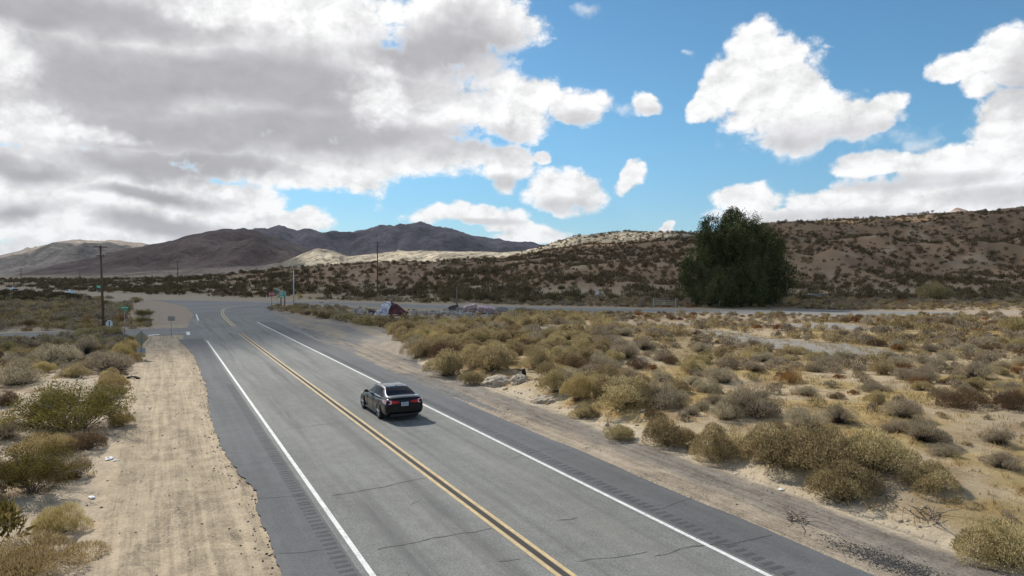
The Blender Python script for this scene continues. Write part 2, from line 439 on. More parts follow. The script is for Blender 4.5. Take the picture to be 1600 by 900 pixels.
def leaf_mat(name, cols, trans=0.25, rough=0.65):
    """foliage: per-clump tint attribute picks between the plant's own colours; slight per-plant shift"""
    m = bpy.data.materials.new(name); m.use_nodes = True
    t = NT(m.node_tree); t.n.clear()
    at = t.n.new('ShaderNodeAttribute'); at.attribute_name = 'tint'
    oi = t.n.new('ShaderNodeObjectInfo')
    r = t.n.new('ShaderNodeValToRGB'); t.l.new(at.outputs['Fac'], r.inputs[0])
    cr = r.color_ramp
    for i, (p, c) in enumerate(cols):
        e = cr.elements[i] if i < 2 else cr.elements.new(p)
        e.position = p; e.color = (*c, 1)
    k = t.ramp(oi.outputs['Random'], 0, 1, 0.86, 1.16)
    c = t.vmath_scale(r.outputs[0], k)
    hs = t.n.new('ShaderNodeHueSaturation'); t.l.new(c, hs.inputs['Color'])
    t.l.new(t.ramp(oi.outputs['Random'], 0, 1, 0.492, 0.508), hs.inputs['Hue'])
    d = t.n.new('ShaderNodeBsdfDiffuse'); t.l.new(hs.outputs[0], d.inputs[0])
    tr = t.n.new('ShaderNodeBsdfTranslucent'); t.l.new(hs.outputs[0], tr.inputs[0])
    mx = t.n.new('ShaderNodeMixShader'); mx.inputs[0].default_value = trans
    t.l.new(d.outputs[0], mx.inputs[1]); t.l.new(tr.outputs[0], mx.inputs[2])
    o = t.n.new('ShaderNodeOutputMaterial'); t.l.new(mx.outputs[0], o.inputs[0])
    MATS[name] = m; return m

# ------------------------------------------------------------------ ground sheet
TURN = [(418, 480), (440, 487), (500, 497), (560, 509), (606, 517), (628, 534), (642, 556), (668, 582), (700, 604), (740, 622), (800, 650), (640, 600), (500, 545), (400, 500)]
ISLE = [(120, 462), (200, 465), (255, 470), (288, 477), (302, 491), (297, 504), (250, 508), (215, 505), (225, 485), (150, 475), (100, 470)]
def build_ground():
    fine = np.radians(np.arange(-41, 41.001, 0.135))
    side = np.radians(np.concatenate([np.arange(-180, -80, 6), np.arange(-80, -41, 1.0)]))
    side2 = np.radians(np.concatenate([np.arange(42, 80, 1.0), np.arange(80, 180.1, 6)]))
    A = np.concatenate([side, fine, side2]); 
    R = [0.0 + 2.0]
    while R[-1] < 13: R.append(R[-1] * 1.15)
    while R[-1] < 90: R.append(R[-1] * 1.0095)
    while R[-1] < 9500: R.append(R[-1] * 1.0135)
    R += [15000, 30000, 55000]
    R = np.array(R)
    AA, RR = np.meshgrid(A, R)
    X = (RR * np.sin(AA)).ravel(); Y = (RR * np.cos(AA)).ravel()
    Z, idx, hill, nr = terrain(X, Y, True)
    Z = np.where(RR.ravel() > 9500, 0, Z)
    na, nR = len(A), len(R)
    i = (np.arange(nR - 1)[:, None] * na + np.arange(na - 1)[None]).ravel()
    F = np.stack([i, i + 1, i + na + 1, i + na], 1)
    # colours (albedo)
    s, t = to_st(X, Y)
    n1 = fbm(X / 6, Y / 6, 4, 71); n2 = fbm(X / 1.6, Y / 1.6, 3, 75); n3 = fbm(X / 22, Y / 22, 3, 77)
    def lerp(a, b, k): return a * (1 - k[:, None]) + b * k[:, None]
    sand = np.array([.47, .385, .28]); grass = np.array([.37, .265, .105]); dirt = np.array([.33, .255, .175]); dull = np.array([.27, .21, .145])
    col = np.tile(sand, (len(X), 1))
    col = lerp(col, np.array([.44, .345, .22]), ((t > 18) & (Y > 10)).astype(float))
    col = lerp(col, grass, sstep(-0.22, 0.18, n1 + 0.4 * n3) * (t > 17.5) * (t > 17.5) * 0.9)
    col = lerp(col, dull, sstep(0.0, 0.4, n3 - 0.3 * n1) * 0.55 * ((t > 18) | (t < -2)))
    col = lerp(col, dirt, sstep(70, 110, Y) * 0.75)
    col = lerp(col, np.array([.35, .23, .09]), sstep(0.12, 0.35, n2 + n1 * 0.6) * (t > 17.9) * (t < 24) * 0.7)
    col = lerp(col, np.array([.25, .165, .085]), sstep(0.10, 0.38, fbm(X / 2.6, Y / 2.6, 4, 93) - .2 * n3) * ((t > 18.4) | (t < -2.4)) * .65)
    # right shoulder strips
    tt = t + 0.35 * n2
    fr = (s < 75).astype(float) * (t > T_ER)
    gravel = np.array([.245, .215, .18]); tan = np.array([.40, .325, .24]); bright = np.array([.52, .43, .31])
    col = lerp(col, tan, fr * (1 - sstep(15.1, 15.6, tt)))
    col = lerp(col, gravel, fr * sstep(15.1, 15.7, tt) * (1 - sstep(16.8, 17.2, tt)) * 0.9)
    col = lerp(col, bright, fr * sstep(16.9, 17.2, tt) * (1 - sstep(17.9, 18.6, tt)) * 0.85)
    q = to_st(*flat(1400, 882)); stain = np.exp(-(((s - q[0]) / 1.3) ** 2 + ((t - q[1]) / .38) ** 2)) * np.clip(.75 + 1.6 * fbm(X / .35, Y / .35, 3, 99), 0, 1)
    col = lerp(col, np.array([.075, .07, .065]), stain)
    # left shoulder
    fl = (s < 95).astype(float) * (t < T_EL + .5) * sstep(-2.4, -1.4, t + 0.6 * n2)
    col = lerp(col, np.array([.50, .395, .27]), fl * 0.9)
    # pixel zones
    jx = n2 * 8; px, py = proj(X, np.maximum(Y, 1), 0)
    vis = Y > 10
    px = px + jx; py = py + n2 * 2
    k = (inpoly(px, py, TURN) & vis).astype(float)
    worn = np.array([.20, .195, .185])
    col = lerp(col, np.array([.33, .275, .21]), k)
    col = lerp(col, worn, k * sstep(-0.15, 0.2, fbm(s / 14, t / 2.2, 3, 91) + 0.25 * n2) * 0.85)
    k = (inpoly(px, py, ISLE) & vis).astype(float)
    col = lerp(col, np.array([.36, .28, .21]), k * 0.9)
    for pl, w in ((OLD1, 5.5), (OLD2, 3.0)):
        d = dist_poly(X, Y, pl) + n2 * 1.2
        col = lerp(col, np.array([.29, .265, .23]), (1 - sstep(w - 0.8, w + 0.5, d)) * 0.95)
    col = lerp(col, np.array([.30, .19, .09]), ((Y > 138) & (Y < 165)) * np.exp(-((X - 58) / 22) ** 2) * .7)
    # hill colours
    hc = {0: (.268, .174, .102), 1: (.50, .42, .30), 2: (.135, .090, .080), 3: (.135, .112, .128), 4: (.33, .26, .20), 5: (.5, .36, .29)}
    for j, c in hc.items():
        k = (idx == j) * sstep(0.6, 5.0, hill)
        c2 = np.array(c) * (1 + 0.45 * fbm(X / (32 if j < 2 else 300), Y / (32 if j < 2 else 300), 5, 80 + j))[:, None]
        if j == 0: c2 = lerp(c2, np.array([.42, .33, .22]) + 0 * c2, sstep(.15, .45, fbm(X / 18, Y / 18, 4, 85)) * .6)
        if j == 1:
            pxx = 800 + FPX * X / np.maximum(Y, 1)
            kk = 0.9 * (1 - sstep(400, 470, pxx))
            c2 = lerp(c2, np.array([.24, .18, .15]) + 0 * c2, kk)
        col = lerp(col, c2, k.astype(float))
    # verge of the highway
    dh = dist_poly(X, Y, HW)
    col = lerp(col, np.array([.37, .30, .22]), (1 - sstep(9, 15, dh + 2 * n1)) * 0.9)
    rgba = np.concatenate([np.clip(col, 0.02, 0.8), np.ones((len(X), 1))], 1)
    # masks: tyre tracks; far scrub drawn by the material
    trk = ((t > -1.5) & (t < T_EL + .4) | (t > T_ER) & (t < 17.4)) & (s < 100)
    scrub = sstep(330, 700, np.hypot(X, Y))
    o = mesh_np('ground', np.stack([X, Y, Z], 1), F, None, None,
                {'gcol': ('FLOAT_COLOR', rgba), 'track': ('FLOAT', trk.astype(float)), 'scrub': ('FLOAT', scrub)}, smooth=True)
    m = bpy.data.materials.new('desert_ground'); m.use_nodes = True
    g = NT(m.node_tree); g.n.clear()
    a = g.n.new('ShaderNodeAttribute'); a.attribute_name = 'gcol'
    at = g.n.new('ShaderNodeAttribute'); at.attribute_name = 'track'
    asc = g.n.new('ShaderNodeAttribute'); asc.attribute_name = 'scrub'
    geo = g.n.new('ShaderNodeTexCoord'); P = geo.outputs['Object']
    rot = g.n.new('ShaderNodeVectorRotate'); rot.rotation_type = 'Z_AXIS'; g.l.new(P, rot.inputs['Vector']); rot.inputs['Angle'].default_value = -RD
    PR = rot.outputs[0]                         # x = lateral, y = along the road
    na_ = g.noise(P, 1.3, 6, 0.65); nb = g.noise(P, 9.0, 5, 0.7); ncs = g.noise(P, 45.0, 3, 0.6)
    k = g.math('ADD', g.ramp(na_, 0.3, 0.7, -0.14, 0.12), g.ramp(nb, 0.3, 0.7, -0.14, 0.12))
    k = g.math('ADD', k, g.ramp(ncs, 0.3, 0.7, -0.16, 0.12))
    tr = g.noise(g.vmath('MULTIPLY', PR, (4.5, 0.16, 1)), 1.0, 6, 0.7, 0.4)
    tr2 = g.noise(g.vmath('MULTIPLY', PR, (1.2, 0.05, 1)), 1.0, 3, 0.6, 0.3)
    pt_ = g.noise(g.vmath('MULTIPLY', PR, (1.0, 0.45, 1)), 0.8, 7, 0.72, 0.8)
    gr_ = g.noise(P, 16.0, 4, 0.75)
    trv = g.math('ADD', g.ramp(tr, 0.35, 0.65, -0.17, 0.09), g.ramp(tr2, 0.35, 0.65, -0.11, 0.08))
    trv = g.math('ADD', trv, g.math('MULTIPLY', g.ramp(pt_, 0.46, 0.58), g.ramp(gr_, 0.40, 0.60, 0.0, -0.30)))
    k = g.math('ADD', k, g.math('MULTIPLY', trv, at.outputs['Fac']))
    k = g.math('ADD', k, 1.0)
    # pebbles and clods
    v1 = g.voro(P, 7.0); pb = g.ramp(v1, 0.06, 0.11, 0.55, 1.0)
    sel = g.ramp(g.noise(P, 0.9, 3), 0.5, 0.62, 1.0, 0.0)
    pb = g.math('MAXIMUM', pb, sel)
    k = g.math('MULTIPLY', k, pb)
    c = g.vmath_scale(a.outputs['Color'], k)
    # distant brush, too small to model: dark specks of its own colour
    sc1 = g.voro(g.vmath('MULTIPLY', P, (1, 1, 0.4)), 0.14); sc2 = g.voro(g.vmath('MULTIPLY', P, (1, 1, 0.4)), 0.07)
    wv = g.noise(P, 0.02, 4)
    th = g.ramp(wv, 0.35, 0.65, 0.24, 0.50)
    m1 = g.math('LESS_THAN', sc1, th); m2 = g.math('LESS_THAN', sc2, g.math('MULTIPLY', th, 0.8))
    mm = g.math('MULTIPLY', g.math('MAXIMUM', m1, g.math('MULTIPLY', m2, 0.8)), asc.outputs['Fac'])
    c = g.mix(g.math('MULTIPLY', mm, 0.62), c, (.085, .068, .045))
    big = g.noise(P, 0.004, 8, 0.62)
    kb = g.math('MULTIPLY', g.math('ADD', g.ramp(big, 0.3, 0.7, -0.34, 0.34), g.ramp(g.noise(P, 0.022, 8, 0.75), 0.34, 0.66, -0.38, 0.34)), asc.outputs['Fac'])
    c = g.vmath_scale(c, g.math('ADD', kb, 1.0))
    b = g.n.new('ShaderNodeBsdfPrincipled'); g.l.new(c, b.inputs['Base Color']); b.inputs['Roughness'].default_value = 0.95
    b.inputs['Specular IOR Level'].default_value = 0.15
    hsum = g.math('ADD', g.math('MULTIPLY', nb, 0.6), g.math('MULTIPLY', ncs, 0.25))
    hsum = g.math('ADD', hsum, g.math('MULTIPLY', g.math('MULTIPLY', tr, at.outputs['Fac']), 0.9))
    hsum = g.math('SUBTRACT', hsum, g.math('MULTIPLY', pb, 0.3))
    nrm = g.bump(hsum, 0.9, 0.07)
    bb = g.n.new('ShaderNodeBump'); bb.inputs['Strength'].default_value = 0.8; bb.inputs['Distance'].default_value = 36.0
    g.l.new(g.math('MULTIPLY', g.noise(P, 0.012, 9, 0.62), asc.outputs['Fac']), bb.inputs['Height']); g.l.new(nrm, bb.inputs['Normal'])
    g.l.new(bb.outputs[0], b.inputs['Normal'])
    om = g.n.new('ShaderNodeOutputMaterial'); g.l.new(b.outputs[0], om.inputs[0])
    o.data.materials.append(m); tag(o, kind='structure')
    return o
GROUND = build_ground()

# ------------------------------------------------------------------ asphalt
def asphalt(name, base, speck=0.22, wheel=0.0, rumble=None, crack=False):
    m = bpy.data.materials.new(name); m.use_nodes = True
    g = NT(m.node_tree); g.n.clear()
    P = g.n.new('ShaderNodeTexCoord').outputs['Object']
    f = g.noise(P, 22.0, 3, 0.75); ff = g.noise(P, 60.0, 2, 0.6); med = g.noise(P, 1.6, 5, 0.6)
    lng = g.noise(g.vmath('MULTIPLY', P, (1.6, 0.06, 1)), 1.0, 5, 0.65, 0.3)
    big = g.noise(P, 0.09, 4, 0.6)
    k = g.math('ADD', 1.0, g.ramp(f, 0.3, 0.7, -speck, speck))
    k = g.math('ADD', k, g.ramp(ff, 0.3, 0.7, -speck * .8, speck * .8))
    k = g.math('ADD', k, g.ramp(med, 0.3, 0.7, -0.07, 0.07))
    k = g.math('ADD', k, g.ramp(lng, 0.3, 0.7, -0.14, 0.09))
    k = g.math('ADD', k, g.ramp(big, 0.35, 0.65, -0.10, 0.08))
    c = g.vmath_scale(base, k)
    warm = g.noise(g.vmath('MULTIPLY', P, (0.5, 0.04, 1)), 1.0, 3)
    c = g.mix(g.ramp(warm, 0.45, 0.7, 0, 0.22), c, (base[0] * 1.22, base[1] * 1.12, base[2] * 0.95))
    h = g.math('ADD', f, ff)
    if wheel:
        sp = g.n.new('ShaderNodeSeparateXYZ'); g.l.new(P, sp.inputs[0])
        acc = None
        for x0 in (T_WL + 1.15, T_WL + 2.85, T_WR - 1.15, T_WR - 2.9):
            dd = g.math('ABSOLUTE', g.math('SUBTRACT', sp.outputs[0], x0))
            w = g.ramp(dd, 0.05, 0.55, 1.0, 0.0); acc = w if acc is None else g.math('MAXIMUM', acc, w)
        pat = g.ramp(g.noise(g.vmath('MULTIPLY', P, (2.0, 0.09, 1)), 1.0, 4, 0.6), 0.40, 0.66)
        c = g.mix(g.math('MULTIPLY', g.math('MULTIPLY', acc, pat), wheel), c, (base[0] * .5, base[1] * .5, base[2] * .52))
    b = g.n.new('ShaderNodeBsdfPrincipled'); g.l.new(c, b.inputs['Base Color']); b.inputs['Roughness'].default_value = 0.88
    b.inputs['Specular IOR Level'].default_value = 0.3
    g.l.new(g.bump(h, 0.5, 0.012), b.inputs['Normal'])
    o = g.n.new('ShaderNodeOutputMaterial'); g.l.new(b.outputs[0], o.inputs[0])
    return m
M_LANE = asphalt('lane_asphalt', (.205, .204, .188), 0.26, wheel=0.7)
M_SHO = asphalt('shoulder_asphalt', (.118, .120, .122), 0.18)
M_HWY = asphalt('highway_asphalt', (.21, .205, .195), 0.12)
M_RUM = asphalt('rumble_asphalt', (.080, .081, .083), 0.2)
M_CRK = asphalt('crack_fill', (.085, .082, .076), 0.25)
def paint(name, col, wear=0.35):
    m = bpy.data.materials.new(name); m.use_nodes = True
    g = NT(m.node_tree); g.n.clear()
    P = g.n.new('ShaderNodeTexCoord').outputs['Object']
    w = g.noise(P, 14.0, 6, 0.75); w2 = g.noise(P, 1.1, 4, 0.6)
    k = g.math('MULTIPLY', g.ramp(w, 0.50, 0.66), g.ramp(w2, 0.35, 0.65, wear * 0.5, wear * 1.6))
    c = g.mix(k, tuple(col), (.22, .21, .195))
    c = g.vmath_scale(c, g.ramp(g.noise(P, 3.0, 4), 0.3, 0.7, 0.88, 1.08))
    b = g.n.new('ShaderNodeBsdfPrincipled'); g.l.new(c, b.inputs['Base Color']); b.inputs['Roughness'].default_value = 0.7
    o = g.n.new('ShaderNodeOutputMaterial'); g.l.new(b.outputs[0], o.inputs[0]); return m
M_WHITE = paint('white_road_paint', (.70, .70, .67), 0.6)
M_YEL = paint('yellow_road_paint', (.58, .425, .20), 0.75)

# main road: local x = lateral, local y = along, so that the object's own axes follow the road
main = empty('main_road', (0, 0, 0), RD); tag(main, kind='structure')
def jag(yv, base, amp, seed, fade=(0, 0)):
    return base + amp * fbm(yv / 1.4, yv * 0 + seed, 4, seed)
def strip(name, y0, y1, xa, xb, z, m, parent, step=0.5, kind=None, cols=1, drop=None):
    ys = np.arange(y0, y1 + 1e-6, step)
    xa_ = xa(ys) if callable(xa) else np.full(len(ys), xa)
    xb_ = xb(ys) if callable(xb) else np.full(len(ys), xb)
    V = []; 
    for c in range(cols + 1):
        k = c / cols; V.append(np.stack([xa_ * (1 - k) + xb_ * k, ys, np.full(len(ys), z)], 1))
    n = len(ys); V = np.concatenate(V); F = []
    i = np.arange(n - 1)
    for c in range(cols): F.append(np.stack([c * n + i, (c + 1) * n + i, (c + 1) * n + i + 1, c * n + i + 1], 1))
    o = mesh_np(name, V, np.concatenate(F), m, parent)
    if kind: tag(o, kind=kind)
    return o
SMAX = 128
left_edge = lambda y: np.where(y < 62, 2.45 + 0.20 * fbm(y / 3.2, y * 0 + 1, 4, 5) + 0.13 * fbm(y / 0.5, y * 0 + 2, 3, 7) - 0.40 * np.exp(-((y - 33) / 9.)**2) + 0.25 * np.exp(-((y - 23.0) / 1.5)**2),
                                2.45 - 0.012 * np.clip(y - 62, 0, 30)**1.5)
right_edge = lambda y: 14.15 + 0.10 * fbm(y / 4, y * 0 + 1, 3, 15) + 0.03 * fbm(y / 0.6, y * 0, 2, 17)
strip('shoulder', -60, 80, left_edge, T_WL - 0.22, 0.012, M_SHO, main, 0.12)
strip('shoulder', -60, 104, T_WR + 0.16, right_edge, 0.012, M_SHO, main, 0.2)
strip('lane', -60, 116, T_WL - 0.22, T_Y, 0.012, M_LANE, main, 1.0)
strip('lane', -60, 116, T_Y, T_WR + 0.16, 0.012, M_LANE, main, 1.0)
# throat of the junction, one sheet a little lower than the lanes
jp = [(288, 534), (286, 528), (296, 503), (303, 492), (291, 479), (256, 471), (200, 466.5), (150, 463), (140, 458), (250, 462), (330, 464), (420, 467), (520, 472), (560, 474), (560, 476), (470, 474.5), (428, 475), (417, 480), (430, 490), (470, 515), (505, 535), (330, 545)]
jv = [flat(*p) for p in jp]
bm = bmesh.new(); f = bm.faces.new([bm.verts.new((x, y, 0.0)) for x, y in jv]); bmesh.ops.triangulate(bm, faces=[f])
M_JUN = asphalt('junction_asphalt', (.195, .192, .185), 0.12)
jo = bm_obj('junction', bm, M_JUN); tag(jo, kind='structure')

# lines
def line_strip(name, y0, y1, x0, w, m, step=1.0): return strip(name, y0, y1, x0 - w / 2, x0 + w / 2, 0.018, m, main, step)
yw = HC * FPX / (532 - PYH) ; 
s_of = lambda px, py: to_st(*flat(px, py))[0]
line_strip('edge_line', -60, s_of(322, 532), T_WL, 0.13, M_WHITE)
line_strip('edge_line', -60, s_of(405, 503), T_WR, 0.13, M_WHITE)
s1 = s_of(378, 520)
line_strip('centre_line', -60, s1, T_Y - 0.155, 0.115, M_YEL); line_strip('centre_line', -60, s1, T_Y + 0.155, 0.115, M_YEL)
line_strip('centre_gap', -60, s1, T_Y, 0.15, asphalt('black_gap', (.06, .05, .045), 0.1))
def ribbon(name, pl, off, w, z, m, parent=None, kind=None):
    pl = np.array(pl); d = np.gradient(pl, axis=0); d /= np.linalg.norm(d, axis=1)[:, None] + 1e-9
    n = np.stack([-d[:, 1], d[:, 0]], 1)
    a = pl + n * (off - w / 2); b = pl + n * (off + w / 2); k = len(pl)
    zz = z(a, b) if callable(z) else np.full(k, z)
    V = np.concatenate([np.c_[a, zz], np.c_[b, zz]]); i = np.arange(k - 1)
    F = np.stack([i, k + i, k + i + 1, i + 1], 1)
    # keep the upward side up
    e1 = V[k] - V[0]; e2 = V[1] - V[0]
    if np.cross(e1, e2)[2] < 0: F = F[:, ::-1]
    o = mesh_np(name, V, F, m, parent)
    if kind: tag(o, kind=kind)
    return o
hook = catmull([flat(366, 510), flat(356, 501), flat(349, 493), flat(347.5, 487), flat(352, 482), flat(372, 478.5), flat(402, 476)], 8)
for o_ in (-0.17, 0.17): tag(ribbon('centre_line', hook, o_, 0.14, 0.022, M_YEL), kind='structure')
tag(ribbon('edge_line', np.array([flat(306.5, 491), flat(310, 501)]), 0, 0.2, 0.022, M_WHITE), kind='structure')
def quadmark(pts, m):
    bm = bmesh.new(); bm.faces.new([bm.verts.new((*flat(*p), 0.022)) for p in pts]); o = bm_obj('road_marking', bm, m); return tag(o, kind='structure')
quadmark([(292, 524), (297.5, 523.5), (296, 518.5), (290.5, 518.8)], M_WHITE)
quadmark([(232, 525), (249, 523.2), (249, 522.2), (232, 523.6)], M_WHITE)
# rumble strip grooves beside each white line
def rumble(xc, w, y0, y1):
    V = []; F = []; y = y0
    while y < y1:
        j = 0.03 * rng.standard_normal(); L = w * (0.92 + 0.12 * rng.random())
        b = len(V); V += [(xc - L / 2, y + j, .0155), (xc + L / 2, y + j, .0155), (xc + L / 2, y + j + .14, .0155), (xc - L / 2, y + j + .14, .0155)]
        F.append((b, b + 1, b + 2, b + 3)); y += 0.30
    o = mesh_np('rumble_strip', V, F, M_RUM, main); tag(o, kind='stuff')
rumble(T_WL - 0.47, 0.36, -10, 46); rumble(T_WR + 0.50, 0.36, -10, 62)
# cracks
def crack(p0, p1, w=0.018, wob=0.10):
    a = np.array(to_st(*flat(*p0))[::-1]); b = np.array(to_st(*flat(*p1))[::-1])
    n = max(8, int(np.hypot(*(b - a)) / 0.12)); k = np.linspace(0, 1, n)
    pl = a + (b - a) * k[:, None]; nrm = np.array([-(b - a)[1], (b - a)[0]]); nrm = nrm / np.hypot(*nrm)
    sd = rng.random() * 50
    pl = pl + nrm * (wob * fbm(k * n * 0.12, k * 0 + sd, 4, 3) * 2)[:, None]
    ww = w * (0.45 + 1.1 * np.abs(fbm(k * n * 0.3, k * 0 + sd, 3, 9)) * 2)
    V = np.concatenate([np.c_[pl - nrm * ww[:, None], np.full(n, .0165)], np.c_[pl + nrm * ww[:, None], np.full(n, .0165)]])
    i = np.arange(n - 1); return V, np.stack([i, i + 1, n + i + 1, n + i], 1)
cl = [((519, 775), (672, 747)), ((589, 859), (769, 826)), ((447, 671), (550, 659)), ((869, 814), (902, 809)), ((1020, 868), (1120, 850)),
      ((1120, 853), (1206, 837)), ((434, 866), (530, 857)), ((400, 780), (470, 774)), ((800, 718), (860, 700)), ((867, 706), (925, 700)), ((365, 702), (425, 700)),
      ((330, 640), (375, 636)), ((345, 585), (420, 580)), ((700, 646), (752, 644)), ((905, 880), (1010, 862)), ((1035, 796), (1085, 778)),
      ((400, 560), (470, 556)), ((360, 530), (410, 527)), ((640, 790), (655, 782)), ((780, 880), (812, 874))]
VV = []; FF = []; nb_ = 0
for i_, (a, b) in enumerate(cl):
    v, f_ = crack(a, b, 0.022 if i_ < 6 else 0.013); VV.append(v); FF.append(f_ + nb_); nb_ += len(v)
cr = mesh_np('crack', np.concatenate(VV), np.concatenate(FF), M_CRK, main); tag(cr, kind='stuff')

# highway and side road
hw = empty('highway', (0, 0, 0)); tag(hw, kind='structure')
HWD = catmull(HW[::3], 4)
ribbon('carriageway', HWD, 0, 13.0, 0.004, M_HWY, hw)
for o_ in (-4.4, 4.4): ribbon('edge_line', HWD, o_, 0.22, 0.012, M_WHITE, hw)
for o_ in (-0.2, 0.2): ribbon('centre_line', HWD, o_, 0.14, 0.012, M_YEL, hw)
tag(ribbon('side_road', SIDE, 0, 11.0, 0.0065, M_JUN), kind='structure')

# ------------------------------------------------------------------ unseen clouds above the frame, outlined to cast the shade on hills and mountains
def cloud_mat():
    m = bpy.data.materials.new('unseen_cloud'); m.use_nodes = True
    g = NT(m.node_tree); g.n.clear()
    a = g.n.new('ShaderNodeAttribute'); a.attribute_name = 'dens'
    d = g.n.new('ShaderNodeBsdfDiffuse'); d.inputs[0].default_value = (.88, .88, .9, 1)
    tl = g.n.new('ShaderNodeBsdfTranslucent'); tl.inputs[0].default_value = (.85, .85, .87, 1)
    mx = g.n.new('ShaderNodeMixShader'); mx.inputs[0].default_value = .5
    g.l.new(d.outputs[0], mx.inputs[1]); g.l.new(tl.outputs[0], mx.inputs[2])
    tr = g.n.new('ShaderNodeBsdfTransparent'); m2 = g.n.new('ShaderNodeMixShader')
    g.l.new(g.ramp(a.outputs['Fac'], 0.0, 0.25, 0.0, 0.52), m2.inputs[0])
    g.l.new(tr.outputs[0], m2.inputs[1]); g.l.new(mx.outputs[0], m2.inputs[2])
    o = g.n.new('ShaderNodeOutputMaterial'); g.l.new(m2.outputs[0], o.inputs[0]); return m
M_CLOUD = cloud_mat()
def shade_cloud(H, x0, x1, y0, y1, step, fn, thick, seed, label):
    gx = np.arange(x0, x1, step); gy = np.arange(y0, y1, step)
    X, Y = np.meshgrid(gx, gy); m = fn(X, Y)
    off = H / math.tan(SUN_EL); ox, oy = off * math.sin(SUN_AZ), off * math.cos(SUN_AZ)
    m_ = np.clip(m, 0, 1)
    L = (x1 - x0) / 14
    up = thick * np.sqrt(m_) * (1 + 0.6 * fbm(X / L, Y / L, 4, seed)); dn = thick * 0.12 * np.sqrt(m_) * (1 + 0.8 * fbm(X / L * 2, Y / L * 2, 4, seed + 5))
    ny, nx = X.shape
    kx, ky = ox / H, oy / H; top = np.stack([X + ox + up * kx, Y + oy + up * ky, H + up], 2).reshape(-1, 3); bot = np.stack([X + ox - dn * kx, Y + oy - dn * ky, H - dn], 2).reshape(-1, 3)
    i = (np.arange(ny - 1)[:, None] * nx + np.arange(nx - 1)[None]).ravel()
    mm = m.ravel(); keep = (mm[i] > 0) | (mm[i + 1] > 0) | (mm[i + nx] > 0) | (mm[i + nx + 1] > 0); i = i[keep]
    F = np.stack([i, i + 1, i + nx + 1, i + nx], 1)
    V = np.concatenate([top, bot]); FF = np.concatenate([F, F[:, ::-1] + len(top)])
    used = np.unique(FF); rm = np.full(len(V), -1); rm[used] = np.arange(len(used))
    dn_ = np.concatenate([mm, mm])[used]
    o = mesh_np('unseen_cloud', V[used], rm[FF], M_CLOUD, None, {'dens': ('FLOAT', np.clip(dn_, 0, 1))}, smooth=True)
    tag(o, label, 'unseen_cloud', kind='structure'); del o['category']; del o['label']
    return o
NB = [(-900, 560), (-200, 575), (200, 583), (420, 550), (640, 510), (900, 497), (1250, 484), (1700, 480), (2600, 478)]
nbu = np.array([(p[0] - 800) / FPX for p in NB]); nby = np.array([HC * FPX / (p[1] - PYH) for p in NB])
def maskA(X, Y):
    Ys = np.maximum(Y, 1); u = X / Ys
    # distance-like fields in metres
    yn = np.interp(u, nbu, nby)
    n = fbm(X / 45, Y / 45, 4, 101) * 22 + fbm(X / 160, Y / 160, 2, 105) * 30
    a = (Y - yn) / np.sqrt(1 + u * u) + np.clip(n, -10, 25) * sstep(30, 90, Y)
    pxx = 800 + FPX * u
    far = np.interp(pxx, [-400, 440, 500, 700, 860, 1000, 1090, 1150, 1300, 2600], [1500, 1450, 720, 520, 400, 395, 410, 640, 900, 900])
    b = far - Y + n * 1.0
    hole = np.hypot((X - 255) / 60, (Y - 415) / 26) * 30 - 30 + n * 0.6
    hole2 = np.hypot((X - 60) / 26, (Y - 150) / 12) * 14 - 14
    return np.minimum(np.minimum(a, b), hole) / 35
shade_cloud(900, -900, 900, 20, 1560, 9, maskA, 110, 111, 'cloud bank')
def maskB(X, Y):
    Ys = np.maximum(Y, 1); pxx = 800 + FPX * X / Ys
    n = fbm(X / 500, Y / 500, 4, 121) * 420
    lft = (X + 0.86 * Y) / 1.3; rgt = (0.25 * Y - X)
    return np.minimum(np.minimum(np.minimum(Y - np.interp(pxx, [380, 450], [1180, 1800]), 5500 - Y), lft + n * .5), rgt) / 400 + n / 1200
shade_cloud(3500, -4800, 1900, 900, 6000, 60, maskB, 450, 131, 'cloud bank')

# ------------------------------------------------------------------ vegetation builders
def unit(n): v = rng.standard_normal((n, 3)); return v / np.linalg.norm(v, axis=1)[:, None]
def blades(P, D, L, Wd, tint, bend=None):
    """one triangle per leaf or twig: base centre P, direction D, length L, width Wd"""
    n = len(P); S = np.cross(D, unit(n)); S /= np.linalg.norm(S, axis=1)[:, None] + 1e-9
    a = P - S * (Wd / 2)[:, None]; b = P + S * (Wd / 2)[:, None]; c = P + D * L[:, None]
    V = np.stack([a, b, c], 1).reshape(-1, 3); F = np.arange(3 * n).reshape(-1, 3)
    return V, F, np.repeat(tint, 3)
def join(parts):
    V = []; F = []; T = []; n = 0
    for v, f, t in parts: V.append(v); F.append(f + n); T.append(t); n += len(v)
    return np.concatenate(V), np.concatenate(F), np.concatenate(T)
def lobes(nl, h, spread=0.62):
    a = rng.random(nl) * 2 * np.pi; r = np.sqrt(rng.random(nl)) * spread
    z = h * (0.10 + 0.56 * rng.random(nl)) * (1 - 0.45 * (r / spread) ** 2)
    return np.stack([r * np.cos(a), r * np.sin(a), z], 1), 0.30 + 0.16 * rng.random(nl)
